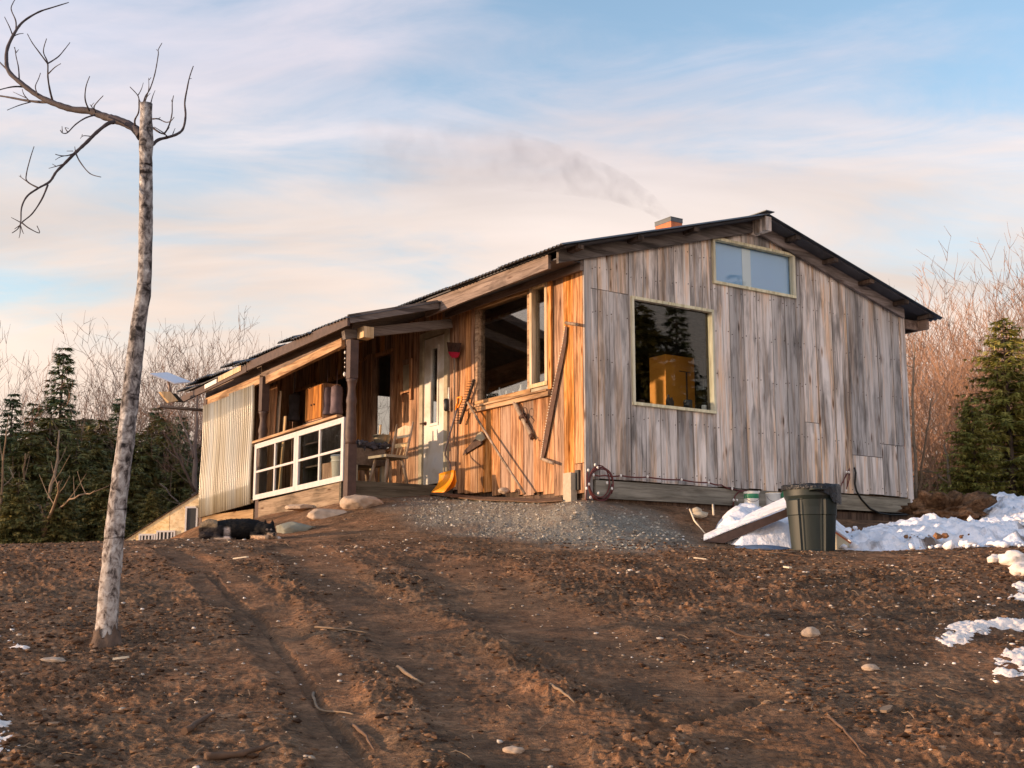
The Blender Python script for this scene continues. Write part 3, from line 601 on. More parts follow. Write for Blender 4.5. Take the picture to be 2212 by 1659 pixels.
for k,(px,py,r,lab) in enumerate([(1862,1184,.075,'round pinkish snow lump sitting right of the green bin'),(2190,1222,.10,'large dirty snow lump at the right edge below the crest'),(2208,1245,.09,'lower dirty snow lump hanging on the right edge'),
        (2148,1216,.055,'small brownish snow lump left of the large edge lump'),(1950,1186,.05,'small white snow lump in the middle of the crest snow')]):
    c=pg(px,py); m_=MB(); m_.blob((c.x,c.y,gz(c.x,c.y)+r*.55),(r*1.15,r,r*.8),k+3,.22,3,2.2); solo('snow_lump',lab,'snow lump',m_,M['snow_old'],False)
# dirt mound inside the snow
c=at(2050,1130,16.6); m_=MB(); m_.blob((c.x,c.y,gz(c.x,c.y)+.12),(.44,.45,.25),5,.42,5,2.6)
solo('dirt_mound','rounded heap of dark brown soil ringed by snow on the right','dirt mound',m_,M['soil'],False)

# ------------------------------------------------------------------ cabin (all coordinates in cabin metres: X along the gable, Y back, Z up)
RX, RZ, SL = 2.95, 3.97, .27
def roofz(X): return RZ-(.283*(RX-X) if X<RX else .272*(X-RX))
def walltop(X): return roofz(X)-.13
cabin=thing('cabin','weathered board cabin with a gable roof and porch, standing on top of the dirt slope','cabin',(0,0,0))
def planks(mb, mapf, u0, u1, zb, zt, ops, wr, rnd, t=.024, joints=(), gap=.012, jit=.004, edges=None):
    """vertical boards between u0 and u1; ops are openings (ua,ub,za,zb)"""
    if edges is None:
        edges=[u0]
        while edges[-1]<u1-.12: edges.append(min(u1,edges[-1]+rnd.uniform(*wr)))
        edges[-1]=u1
    for a,b in zip(edges[:-1],edges[1:]):
        a2=a+gap/2; b2=b-gap/2; cuts=sorted({a2,b2,*[c for o in ops for c in o[:2] if a2+.002<c<b2-.002]})
        js=[zj for (ja,jb,zj) in joints if ja<=(a+b)/2<=jb]; dj=rnd.uniform(-jit,jit); bids=[rnd.random() for _ in range(len(js)+2*len(ops)+3)]; zlow=zb((a+b)/2)+rnd.uniform(-.012,.012)
        for s,e in zip(cuts[:-1],cuts[1:]):
            mid=(s+e)/2; iv=[(zlow,None)]
            for k,zj in enumerate(sorted(js)):
                last=iv.pop(); iv+= [(last[0],zj-.004),(zj+.004,last[1])]
            for o in ops:
                if o[0]<mid<o[1]:
                    new=[]
                    for lo_,hi_ in iv:
                        H_=hi_ if hi_ is not None else 99
                        if H_<=o[2] or lo_>=o[3]: new.append((lo_,hi_)); continue
                        if lo_<o[2]: new.append((lo_,o[2]))
                        if H_>o[3]: new.append((o[3],hi_))
                    iv=new
            for lo_,hi_ in iv:
                ts,te=(zt(s),zt(e)) if hi_ is None else (min(hi_,zt(s)),min(hi_,zt(e)))
                if min(ts,te)<=lo_+.01: continue
                k=sum(1 for zj in js if lo_>zj-.01)+ (len(js)+1)*sum(1 for o in ops if lo_>=o[3]-.01)
                bi=bids[min(k,len(bids)-1)]
                c=[mapf(s,dj,lo_),mapf(e,dj,lo_),mapf(e,dj+t,lo_),mapf(s,dj+t,lo_),mapf(s,dj,ts),mapf(e,dj,te),mapf(e,dj+t,te),mapf(s,dj+t,ts)]
                mb.hexa(c,bi)
fm=lambda u,d,z:(u,d,z)            # gable wall, d inward
smap=lambda u,d,z:(d,u,z)          # left wall
rnd=random.Random(21)
BW=(.785,2.135,1.235,2.545)        # big window opening
LW=(2.215,3.72,2.985,3.565)        # loft window opening
mb=MB(); ed=[.115,.23,.41,.735,.98,1.22,1.50,1.78,2.0,2.185,2.48,2.74,2.99,3.29,3.54,3.75,3.86,4.15,4.49,4.80,5.12,5.45,5.78,5.96]
planks(mb,fm,0,6,lambda u:.235 if u<3.4 else .27,lambda u:walltop(u),[BW,LW],None,rnd,edges=ed,
       joints=[(.1,.76,2.60),(3.9,4.3,1.22),(4.9,5.3,.82),(5.3,5.9,1.02)])
part('front_wall',mb,M['grey'],cabin,'weathered grey front wall of vertical boards')
mb=MB(); nr=random.Random(6)
for a_,b_ in zip(ed[:-1],ed[1:]):
    for z_ in (.34,1.02,1.72,2.30,2.86,3.3):
        for u_ in (a_+.035,b_-.035):
            zz_=z_+nr.uniform(-.03,.03)
            if zz_>walltop(u_)-.05 or (BW[0]-.06<u_<BW[1]+.06 and BW[2]-.08<zz_<BW[3]+.08) or (LW[0]-.06<u_<LW[1]+.06 and LW[2]-.08<zz_<LW[3]+.08): continue
            mb.tube([(u_,.0,zz_),(u_,-.009,zz_)],.0062,6); 
nh=part('nail_heads',mb,M['iron'],cabin); nh['kind']='stuff'
for bb in ((0,.105,-.02,3.08,.3),(5.965,6.07,-.05,2.98,.8)): mb=MB(); mb.box(bb[0],bb[1],-.028,-.002,*bb[2:]); part('corner_board',mb,M['grey'],cabin)
# backing (inside skin) of the gable
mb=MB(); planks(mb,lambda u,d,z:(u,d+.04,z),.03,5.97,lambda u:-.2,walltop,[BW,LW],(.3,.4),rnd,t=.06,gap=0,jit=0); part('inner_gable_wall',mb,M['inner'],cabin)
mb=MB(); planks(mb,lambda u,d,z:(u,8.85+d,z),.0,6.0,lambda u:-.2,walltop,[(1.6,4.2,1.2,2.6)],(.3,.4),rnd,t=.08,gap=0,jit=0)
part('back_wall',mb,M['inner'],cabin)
mb=MB(); mb.box(.13,3.45,-.055,-.003,.0,.215,.1); mb.box(3.46,5.96,-.05,-.003,.03,.24,.6)
part('skirt_board',mb,M['skirt'],cabin)
mb=MB(); mb.box(.02,5.98,.0,.25,-.6,.0,.5); mb.box(.02,.2,.26,9.,-.6,.1,.5); mb.box(5.8,5.98,.26,9.,-.6,.0,.5); mb.box(.25,5.75,8.8,9.,-.6,.0,.5); part('foundation',mb,M['dark'],cabin)
# left wall
SW=(.70,2.42,1.44,2.80)            # side window opening (y0,y1,z0,z1)
DR=(3.22,3.93,.40,2.64)
PW=(4.87,5.74,1.05,2.62); PW2=(6.3,8.4,1.25,2.45)
stop=lambda u:2.98
mb=MB(); planks(mb,smap,.0,9.0,lambda u:(.03+.08*u if u<3.2 else .34)+.02*math.sin(u*9),stop,[SW,DR,PW,PW2],(.12,.24),random.Random(5),gap=.007,jit=.006,joints=[(0.0,.2,.42)])
part('side_wall',mb,M['gold'],cabin,'sun browned side wall of vertical boards')
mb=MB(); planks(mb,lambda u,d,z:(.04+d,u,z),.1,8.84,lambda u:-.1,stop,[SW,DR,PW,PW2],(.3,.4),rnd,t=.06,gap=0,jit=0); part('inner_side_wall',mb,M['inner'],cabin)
mb=MB(); planks(mb,lambda u,d,z:(5.9+d,u,z),.1,8.84,lambda u:-.1,stop,[(1.5,3,1.4,2.4)],(.3,.4),rnd,t=.1,gap=0,jit=0)
part('far_side_wall',mb,M['inner'],cabin)
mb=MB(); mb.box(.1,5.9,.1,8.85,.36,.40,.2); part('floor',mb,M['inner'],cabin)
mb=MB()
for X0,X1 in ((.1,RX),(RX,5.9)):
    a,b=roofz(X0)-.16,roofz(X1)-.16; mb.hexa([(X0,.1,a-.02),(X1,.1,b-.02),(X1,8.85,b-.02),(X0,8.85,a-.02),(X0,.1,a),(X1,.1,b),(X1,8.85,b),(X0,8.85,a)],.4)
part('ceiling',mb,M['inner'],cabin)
# roof: corrugated sheets, each laid a little differently
def sheet(mb, X0, X1, Y0, Y1, zf, dz=0., step=.04, amp=.011, th=.006):
    n=max(2,int((Y1-Y0)/step)); ys=[Y0+(Y1-Y0)*i/n for i in range(n+1)]; vs=[]
    for i,y in enumerate(ys):
        k=dz+amp*(1 if (i//1)%2 else -1)
        vs+= [(X0,y,zf(X0)+k),(X1,y,zf(X1)+k),(X1,y,zf(X1)+k-th),(X0,y,zf(X0)+k-th)]
    fs=[]
    for i in range(n):
        a=4*i; b=a+4
        fs+= [(a,a+1,b+1,b),(a+3,b+3,b+2,a+2),(a,b,b+3,a+3),(a+1,a+2,b+2,b+1)]
    fs+= [(0,3,2,1),(4*n,4*n+1,4*n+2,4*n+3)]
    mb.add(vs,fs,0)
mb=MB(); rr=random.Random(4); y=-.34
while y<9.0:
    y1=min(9.25,y+.68); sheet(mb,-.54+rr.uniform(-.03,.03),RX,y,y1+.03,roofz,.012+rr.uniform(-.008,.016)); sheet(mb,RX,6.62+rr.uniform(-.02,.02),y,y1+.03,roofz,.012+rr.uniform(-.008,.012)); y=y1
mb.beam((RX,-.36,RZ+.03),(RX,9.2,RZ+.03),.16,.012)
roof=part('roof',mb,M['steel'],cabin)
mb=MB(); bx=random.Random(9)
for (X0,X1) in ((-.46,RX),(RX,6.5)):                                       # roof boards under the steel
    y=-.28
    while y<9.1:
        y1=min(9.1,y+bx.uniform(.18,.24)); a,b=roofz(X0)-.012,roofz(X1)-.012
        mb.hexa([(X0,y,a-.02),(X1,y,b-.02),(X1,y1-.004,b-.02),(X0,y1-.004,a-.02),(X0,y,a),(X1,y,b),(X1,y1-.004,b),(X0,y1-.004,a)],bx.random()); y=y1
part('roof_boards',mb,M['under'],cabin)
def rafter(Y, X0, X1, dep=.12, wd=.045, mat='dark_x', name='rafter', off=.034, b=.3, lab=None):
    m_=MB(); a,c=roofz(X0)-off,roofz(X1)-off
    m_.hexa([(X0,Y,a-dep),(X1,Y,c-dep),(X1,Y+wd,c-dep),(X0,Y+wd,a-dep),(X0,Y,a),(X1,Y,c),(X1,Y+wd,c),(X0,Y+wd,a)],b); return part(name,m_,M[mat],cabin,lab)
rafter(-.075,-.42,RX,.16,b=.2); M['rake']=wood('brown_rake_timber',(.20,.155,.135),(.32,.26,.235),(.44,.37,.34),(.09,.065,.055),axis='x',tintvar=.15)
rafter(-.075,RX,6.02,.15,b=.7,mat='rake')
for k,X in enumerate((-.25,.7,1.65,3.55,4.3,5.05,5.8,6.35)):              # lookouts carrying the overhang
    m_=MB(); z=roofz(X)-.036; m_.box(X-.045,X+.045,-.30,-.08,z-.055,z,.1*k); part('purlin',m_,M['dark'],cabin)
m_=MB(); m_.box(RX-.055,RX+.055,-.32,9.,RZ-.235,RZ-.035,.5); part('ridge_beam',m_,M['grey'],cabin)
m_=MB(); z=roofz(6.45)-.05; m_.box(6.36,6.42,-.2,9,z-.16,z,.4); m_.box(6.08,6.36,-.05,.0,z-.16,z-.02,.4); m_.box(6.08,6.36,4,4.05,z-.16,z-.02,.4); part('eave_board',m_,M['dark_y'],cabin)
# left fascia and frieze under the main eave
f0=hX(1184,563,-.44); f1=hX(921,674,-.44)
m_=MB(); m_.prism([(-.44,f0.y,2.97),(-.44,f1.y,2.965),(-.44,f1.y+.04,2.74),(-.44,f0.y-.0,2.79)],(.045,0,0),.35); part('fascia',m_,M['dark_y'],cabin,'long brown fascia board under the main eave')
m_=MB(); m_.box(-.05,-.004,-.02,3.2,2.80,2.96,.3); part('frieze_board',m_,M['dark_y'],cabin)
m_=MB(); m_.box(-.38,-.051,-.02,3.1,2.895,2.91,.3); part('soffit',m_,M['under'],cabin)
# chimney
m_=MB(); X0,X1,Y0,Y1=3.30,3.53,2.05,2.42
for X_0,X_1,Y_0,Y_1 in ((X0,X1,Y0,Y0+.02),(X0,X1,Y1-.02,Y1),(X0,X0+.02,Y0+.02,Y1-.02),(X1-.02,X1,Y0+.02,Y1-.02)): m_.box(X_0,X_1,Y_0,Y_1,3.7,4.595)
ch=part('chimney',m_,M['brick'],roof)
m_=MB(); e=.006
for X_0,X_1,Y_0,Y_1 in ((X0-e,X1+e,Y0-e,Y0-.001),(X0-e,X1+e,Y1+.001,Y1+e),(X0-e,X0-.001,Y0-.001,Y1+.001),(X1+.001,X1+e,Y0-.001,Y1+.001)): m_.box(X_0,X_1,Y_0,Y_1,4.535,4.605)
m_.box(X0-.01,X1+.01,Y0-.01,Y1+.01,4.601,4.607); part('chimney_cap',m_,M['soot'],roof)
# windows
def frame4(mb, u0,u1,z0,z1,wd,d0,d1,mapf,b=0.):
    for a,c,e_,g in ((u0,u1,z0,z0+wd),(u0,u1,z1-wd,z1),(u0,u0+wd,z0+wd,z1-wd),(u1-wd,u1,z0+wd,z1-wd)):
        mb.hexa([mapf(a,d0,e_),mapf(c,d0,e_),mapf(c,d1,e_),mapf(a,d1,e_),mapf(a,d0,g),mapf(c,d0,g),mapf(c,d1,g),mapf(a,d1,g)],b); b+=.13
def window(name, u0,u1,z0,z1,mapf,fw_,mat,gmat,d0=-.035,d1=.05,gd=.03,lab=None):
    m_=MB(); frame4(m_,u0,u1,z0,z1,fw_,d0,d1,mapf); w_=part(name,m_,M[mat],cabin,lab)
    g=MB(); g.hexa([mapf(u0+fw_-.004,gd,z0+fw_-.004),mapf(u1-fw_+.004,gd,z0+fw_-.004),mapf(u1-fw_+.004,gd+.004,z0+fw_-.004),mapf(u0+fw_-.004,gd+.004,z0+fw_-.004),
                    mapf(u0+fw_-.004,gd,z1-fw_+.004),mapf(u1-fw_+.004,gd,z1-fw_+.004),mapf(u1-fw_+.004,gd+.004,z1-fw_+.004),mapf(u0+fw_-.004,gd+.004,z1-fw_+.004)])
    part('pane',g,M[gmat],w_); return w_
wf=window('window',.755,2.165,1.19,2.585,fm,.038,'pale_trim','glass_f',lab='big square front window with pale yellow frame')
lwn=window('window',2.185,3.75,2.955,3.60,fm,.038,'pale_trim','glass_l',lab='wide loft window under the gable')
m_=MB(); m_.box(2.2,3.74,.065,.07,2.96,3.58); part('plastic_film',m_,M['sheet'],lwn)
m_=MB(); m_.box(2.80,2.96,.055,.061,2.96,3.55); part('film_strip',m_,M['strip'],lwn)
# side window: fixed light and casement
swn=window('window',1.09,2.42,1.41,2.83,smap,.065,'gold_y','glass',-.03,.06,.03,lab='large side window under the eave')
cas=window('window',.70,1.085,1.47,2.83,smap,.05,'pine','glass',-.045,.06,.02,lab='narrow casement beside the large side window')
m_=MB(); m_.box(-.085,.02,.66,2.52,1.385,1.408,.2); m_.box(-.06,-.006,.66,2.50,1.325,1.384,.7); part('window_sill',m_,M['gold_y'],cabin)
for ya,yb,b_ in ((2.43,2.50,.2),(.62,.695,.9)): m_=MB(); m_.box(-.035,-.006,ya,yb,1.41,2.82,b_); part('window_casing',m_,M['gold'],cabin)
m_=MB(); m_.box(-.02,.03,.70,1.085,1.41,1.465,.5); part('casement_block',m_,M['trimgrey'],cabin)
# door
m_=MB(); m_.box(.0,.045,3.25,3.86,.43,2.56,.1)
dr=None
m_=MB(); frame4(m_,3.245,3.855,.43,2.58,.14,.0,.045,smap); 
m_=MB()
for a,c,e_,g in ((3.245,3.855,.43,1.30),(3.245,3.855,2.42,2.58),(3.245,3.455,1.30,2.42),(3.655,3.855,1.30,2.42)): m_.box(.0,.045,a,c,e_,g,.1)
dr=part('door',m_,M['doorpaint'],cabin,'narrow weathered cream door with a slim glass light')
m_=MB(); m_.box(.02,.024,3.45,3.66,1.295,2.425); part('pane',m_,M['glass'],dr)
m_=MB()
for a,c,e_,g in ((3.43,3.68,1.27,1.31),(3.43,3.68,2.41,2.45),(3.43,3.465,1.31,2.41),(3.645,3.68,1.31,2.41)): m_.box(-.014,-.001,a,c,e_,g,.1)
part('glass_trim',m_,M['doorpaint'],dr)
m_=MB(); m_.tube([(-.002,3.80,1.33),(-.05,3.80,1.33),(-.05,3.87,1.33)],.011,8); m_.tube([(-.001,3.80,1.33),(-.012,3.80,1.33)],.03,12); part('handle',m_,M['iron'],dr)
m_=MB(); m_.box(-.03,.05,3.856,3.95,.40,2.68,.3); m_.box(-.03,.05,3.15,3.244,.40,2.68,.7); m_.box(-.03,.05,3.245,3.855,2.60,2.68,.1); part('door_frame',m_,M['trimgrey'],cabin)
# porch wall windows
pw=window('window',4.80,5.44,1.02,2.62,smap,.05,'gold','glass',-.03,.05,.02,lab='tall porch window beside the chair')
m_=MB(); m_.box(-.04,.05,5.445,5.62,1.0,2.64,.2); part('window_post',m_,M['gold'],cabin)
window('window',5.63,6.2,1.02,2.62,smap,.04,'gold','glass',-.03,.05,.02)
window('window',6.28,8.42,1.22,2.47,smap,.05,'gold','glass',-.03,.05,.02)
# porch
PXf=-1.68
pz=lambda X: 2.50+.285*(X+1.86)
deckz=.335
m_=MB(); rr=random.Random(2); x=-1.72
while x<-.02: x1=min(-.005,x+.14); m_.box(x,x1-.005,3.06,8.6,deckz-.03,deckz+rr.uniform(0,.003),rr.random()); x=x1
part('deck',m_,M['deckb'],cabin)
m_=MB(); m_.box(-1.74,-.01,3.01,3.055,.08,.355,.4); part('deck_front_board',m_,M['deckb'],cabin)
M['mudboard']=wood('mud_splashed_board',(.20,.13,.07),(.32,.21,.115),(.42,.30,.18),(.08,.05,.03),axis='y',tintvar=.2)
m_=MB(); m_.prism([(-1.74,3.06,-.15),(-1.74,5.8,-.2),(-1.74,5.8,.235),(-1.74,3.06,.325)],(.04,0,0),.3); part('deck_skirt',m_,M['mudboard'],cabin); m_=MB(); m_.box(-1.74,-1.70,5.95,8.2,-.2,.14,.8); part('deck_skirt',m_,M['mudboard'],cabin)
m_=MB(); planks(m_,lambda u,d,z:(u,8.45+d,z),-1.6,-.02,lambda u:-.1,lambda u:pz(u)-.2,[],(.14,.24),random.Random(12),gap=.006); part('porch_end_wall',m_,M['gold'],cabin)
def post(y, square_low, z0, z1, name='porch_post'):
    m_=MB(); x=PXf
    h=z1
    m_.box(x-.06,x+.06,y-.06,y+.06,h-.52,h,.2)
    prof=[(.060,h-.52),(.078,h-.54),(.062,h-.57),(.050,h-.66),(.056,h-.74),(.070,h-.80),(.072,h-.84),(.062,h-.87),(.066,h-1.0),(.078,h-1.2),(.080,h-1.32),(.068,h-1.36),(.072,h-1.40)]
    m_.lathe((x,y,0),prof[::-1],20); m_.box(x-.062,x+.062,y-.062,y+.062,z0,h-1.40,.2)
    part(name,m_,M['post'],cabin)
post(2.88,0,-.05,2.22); post(5.82,0,-.25,2.14); 
m_=MB(); m_.box(-1.745,-1.615,8.10,8.23,-.3,2.10,.2); part('porch_post',m_,M['post'],cabin)
m_=MB(); m_.beam((-1.68,3.15,2.24),(-1.68,5.70,2.085),.07,.115,bid=.2); part('porch_beam',m_,M['gold_y'],cabin)
m_=MB(); m_.prism([(-1.655,2.97,2.20),(-1.655,8.4,2.02),(-1.655,8.4,2.33),(-1.655,2.97,2.50)],(.02,0,0),.3); part('light_stop_board',m_,M['dark_y'],cabin)  # added to stop sun leaking in above the porch beam
m_=MB(); m_.beam((-1.70,5.9,2.12),(-1.70,8.2,2.06),.06,.13,bid=.7); part('porch_beam',m_,M['gold_y'],cabin)
m_=MB(); m_.beam((-1.78,2.96,2.30),(-.10,2.96,2.66),.09,.13,bid=.4); part('porch_rafter',m_,M['dark_x'],cabin)
m_=MB(); m_.box(-1.60,-1.45,2.72,2.905,2.25,2.40,.4); part('beam_end',m_,M['pine'],cabin)
# porch roof
mb=MB(); rr=random.Random(14); y=2.66; kk=0
while y<9.0:
    y1=min(9.15,y+.55); dz=-.012-.020*max(0,y-3)+rr.uniform(-.015,.075)*(1 if y>4.2 else .25); sheet(mb,-1.90+rr.uniform(-.05,.03),-.30,y,y1+.03,pz,dz,step=.045,amp=.012); y=y1
proof=part('porch_roof',mb,M['steel'],cabin,'overlapping corrugated sheets of the porch roof')
mb=MB(); y=2.70
while y<8.95:
    y1=min(8.95,y+.2); q0=-.02*max(0,y-3); a,b=pz(-1.84)-.045+q0,pz(-.03)-.045+q0; b=min(b,2.97)
    mb.hexa([(-1.84,y,a-.02),(-.03,y,b-.02),(-.03,y1-.003,b-.02),(-1.84,y1-.003,a-.02),(-1.84,y,a),(-.03,y,b),(-.03,y1-.003,b),(-1.84,y1-.003,a)],bx.random()); y=y1
part('porch_roof_boards',mb,M['under'],cabin)
m_=MB(); m_.beam((-1.85,2.68,2.43),(-1.85,6.1,2.335),.035,.13,bid=.2); m_.beam((-1.85,6.12,2.31),(-1.85,9.0,2.20),.035,.11,bid=.5); part('porch_fascia',m_,M['post'],cabin)
m_=MB(); m_.beam((-1.875,6.3,2.345),(-1.875,7.25,2.30),.015,.085,bid=.2); part('fascia_patch',m_,M['pine'],cabin)
m_=MB(); m_.beam((-1.875,7.32,2.285),(-1.875,7.85,2.26),.015,.07,bid=.2); part('fascia_patch',m_,M['whitep'],cabin,'short white piece of fascia')
m_=MB(); m_.beam((-1.84,2.69,2.46),(-.47,2.69,2.84),.04,.12,bid=.6); part('porch_barge_board',m_,M['dark_x'],cabin)
m_=MB(); m_.box(-2.40,-1.6,8.50,8.62,1.96,1.995,.6); part('bracket_plank',m_,M['dark_x'],cabin)
# storm windows used as a rail
for k,(ya,yb) in enumerate(((2.93,4.42),(4.425,5.93))):
    zl=.36 if k==0 else .315; dz0=(-.04*(0 if k==0 else 1)); z0a,z1a=.335-.05*k,1.185-.055*k
    m_=MB(); sm=lambda u,d,z:(-1.76+d,u,z-.035*(u-2.93)/1.5+.05*k*0)
    frame4(m_,ya,yb,z0a+.05*k,z1a+.055*k,.075,0,.035,sm)
    sw=part('storm_window',m_,M['white'],cabin)
    ym=(ya+yb)/2; zmid=(z0a+z1a)/2+.05*k; m2=MB()
    def bar(a,c,e_,g,d0=.004,d1=.031): m2.hexa([sm(a,d0,e_),sm(c,d0,e_),sm(c,d1,e_),sm(a,d1,e_),sm(a,d0,g),sm(c,d0,g),sm(c,d1,g),sm(a,d1,g)])
    bar(ym-.02,ym+.02,z0a+.05*k+.075,z1a+.055*k-.075); bar(ya+.075,ym-.021,zmid-.016,zmid+.016); bar(ym+.021,yb-.075,zmid-.016,zmid+.016)
    part('glazing_bar',m2,M['white'],sw)
    g=MB(); m2=g; bar(ya+.07,yb-.07,z0a+.05*k+.07,z1a+.055*k-.07,.015,.018); part('pane',g,M['glass_old'],sw)
m_=MB(); m_.beam((-1.74,3.10,1.218),(-1.74,6.0,1.15),.09,.035,bid=.2); part('rail_cap',m_,M['gold_y'],cabin)
# corrugated translucent panel
n=342; vs=[]; fs=[]
for i in range(n+1):
    y=5.99+2.17*i/n; zt_=(2.05-.012*(y-6)) if y<7.0 else (2.0-.012*(y-7)); zb_=.215-.045*(y-6); x=-1.775+.018*math.sin(y*2*math.pi/.076)
    for j in range(7): vs.append((x-.01*math.sin(j*1.1),y,zb_+(zt_-zb_)*j/6))
for i in range(n):
    for j in range(6): a=i*7+j; fs.append((a,a+1,a+8,a+7))
m_=MB(); m_.add(vs,fs,0,True); o=part('corrugated_panel',m_,M['poly'],cabin,'cream translucent corrugated sheet closing the porch end'); sld=o.modifiers.new('thick','SOLIDIFY'); sld.thickness=.003
m_=MB(); m_.beam((-1.735,6.0,1.12),(-1.735,8.1,1.04),.03,.05,bid=.3); m_.beam((-1.735,6.0,.26),(-1.735,8.1,.16),.03,.05,bid=.6); m_.beam((-1.735,6.72,.2),(-1.735,6.72,2.0),.03,.04,up=(0,1,0),bid=.6); m_.beam((-1.735,7.42,.2),(-1.735,7.42,1.98),.03,.04,up=(0,1,0),bid=.6); part('panel_batten',m_,M['pine'],cabin)

# lean-to behind the porch
le=thing('plywood_wing_wall','low sloping wing wall of fresh plywood beside the porch end','wall',(-2.3,8.7,-.6))
WQ=np.array([-1.78,8.55,0.]); WE=np.array([-.743,.669,0.]); WN=np.array([.669,.743,0.])      # wall start, run and inward normal in cabin metres
_E=WE[0]*hx+WE[1]*hy; _N=WN[0]*hx+WN[1]*hy; _Q=w(WQ)
def wP(px,py,off=0.):
    d_=ray(px,py); q_=d_*(((_Q+_N*off)@_N)/(d_@_N)); return float((q_-_Q)@_E), float(q_[2]-O[2])
mapw=lambda u,d,z:(WQ[0]+WE[0]*u+WN[0]*d, WQ[1]+WE[1]*u+WN[1]*d, z)
uA,zA=wP(429,1066); uB,zB=wP(262,1172); ztw=lambda u:zA+(zB-zA)/(uB-uA)*(u-uA)
mb=MB(); planks(mb,mapw,uA-.02,uB+.6,lambda u:zB-1.6,ztw,[],(.45,.7),random.Random(3),t=.02,gap=.008,jit=.003); wl=part('wall',mb,M['pine_x'],le)
mb=MB(); a_,b_=uA-.02,uB+.6; mb.hexa([mapw(a_,-.03,ztw(a_)+.003),mapw(b_,-.03,ztw(b_)+.003),mapw(b_,.06,ztw(b_)+.003),mapw(a_,.06,ztw(a_)+.003),mapw(a_,-.03,ztw(a_)+.014),mapw(b_,-.03,ztw(b_)+.014),mapw(b_,.06,ztw(b_)+.014),mapw(a_,.06,ztw(a_)+.014)],.2); part('coping',mb,M['dark'],le)
def lwin(px0,px1,py0,py1,bars):
    ua,za=wP(px1,py1,-.02); ub,zb=wP(px0,py0,-.02); m_=MB(); frame4(m_,ua,ub,za,zb,.03,-.03,-.004,mapw)
    def bx_(a,c,e_,g,d0,d1): m_.hexa([mapw(a,d0,e_),mapw(c,d0,e_),mapw(c,d1,e_),mapw(a,d1,e_),mapw(a,d0,g),mapw(c,d0,g),mapw(c,d1,g),mapw(a,d1,g)])
    for k in range(bars): u=ua+(ub-ua)*(k+1)/(bars+1); bx_(u-.012,u+.012,za+.03,zb-.03,-.026,-.014)
    w_=part('window',m_,M['white'],le); m_=MB(); a_,c_,e_,g_=ua+.025,ub-.025,za+.025,zb-.025; d0,d1=-.011,-.006
    m_.hexa([mapw(a_,d0,e_),mapw(c_,d0,e_),mapw(c_,d1,e_),mapw(a_,d1,e_),mapw(a_,d0,g_),mapw(c_,d0,g_),mapw(c_,d1,g_),mapw(a_,d1,g_)]); part('pane',m_,M['blackp'],w_)
lwin(401,426,1094,1150,0); lwin(300,334,1153,1200,4); lwin(338,377,1146,1192,4)

# satellite dish
dsh=thing('satellite_dish','flat white rectangular satellite dish tilted above the porch corner','satellite dish',(-2.1,8.55,1.99))
q0=[hY(x,y,Y) for x,y,Y in ((324,809,8.40),(362,806.5,8.75),(411,826,8.75),(377,829.5,8.40))]
m_=MB(); m_.prism(q0,(0,0,.02)); part('panel',m_,M['silver'],dsh)
m_=MB(); cpt=hY(363,822,8.55); bpt=hY(370,856,8.55); m_.tube([bpt,(bpt+cpt)/2,cpt],.024,10); part('mast',m_,M['shaft'],dsh)
m_=MB(); m_.prism([hY(346,846,8.52),hY(368,846,8.52),hY(385,866,8.52),hY(365,869,8.52)],(0,.09,0),.4); part('wedge',m_,M['pine'],dsh)
m_=MB(); m_.prism([hY(366,850,8.6),hY(380,850,8.6),hY(397,868,8.6),hY(372,868,8.6)],(0,.05,0),.4); part('base_plate',m_,M['cordblack'],dsh)

# ------------------------------------------------------------------ tools on the side wall
def sp(mb, pts2, X, t=.02, bid=0.): return mb.prism([s2(a,b,X) for a,b in pts2],(t,0,0),bid)
# hung square shovel, blade up
sh=thing('square_shovel','long handled shovel hung blade up on the side wall, grey and red','shovel',s2(860,700,-.06))
m_=MB(); sp(m_,[(806,300),(908,306),(893,372),(816,366)],-.085,.012); part('blade',m_,M['iron'],sh)
m_=MB(); sp(m_,[(816,367),(893,373),(880,405),(862,415),(845,412),(826,392)],-.09,.02); part('blade_collar',m_,M['redp'],sh)
m_=MB(); m_.tube([s2(862,408,-.08),s2(860,700,-.06),s2(858,1035,-.045)],.015,8); part('handle',m_,M['handlew'],sh)
# brush
br=thing('brush','black bristle brush with a white handle hanging beside the door','brush',s2(808,740,-.04))
m_=MB(); m_.tube([s2(822,622,-.04),s2(822,680,-.04),s2(826,790,-.04)],[.012,.018,.013],8); part('handle',m_,M['whitep'],br)
m_=MB(); a=s2(804,702,-.07); b=s2(806,790,-.07); m_.tube([a,a.lerp(b,.12),a.lerp(b,.88),b],[.025,.042,.042,.025],12); part('bristles',m_,M['blackp'],br)
# snow shovel
ss=thing('snow_shovel','orange plastic snow shovel with a crooked shaft leaning by the deck','shovel',hX(950,1060,-.62))
def scoop():
    m_=MB(); A_=[(752,1238),(780,1228),(810,1220),(835,1213),(860,1208)]; Bt=[(697,1369),(722,1369),(748,1369),(770,1370),(790,1369)]
    rows=[]
    for j in range(7):
        t=j/6; r_=[]
        for i,(p,q_) in enumerate(zip(A_,Bt)):
            x=p[0]*(1-t)+q_[0]*t; y=p[1]*(1-t)+q_[1]*t; bulge=22*math.sin(math.pi*t)*(1 if i<9 else 0)
            edge=abs(i-2)/2; r_.append(s2(x+bulge,y,-.46-.24*t+.06*math.sin(math.pi*t)-.05*edge**2*(1-t*.5)))
        rows.append(r_)
    vs=[v for r_ in rows for v in r_]; fs=[(j*5+i,j*5+i+1,(j+1)*5+i+1,(j+1)*5+i) for j in range(6) for i in range(4)]
    m_.add(vs,fs,0,True); return m_
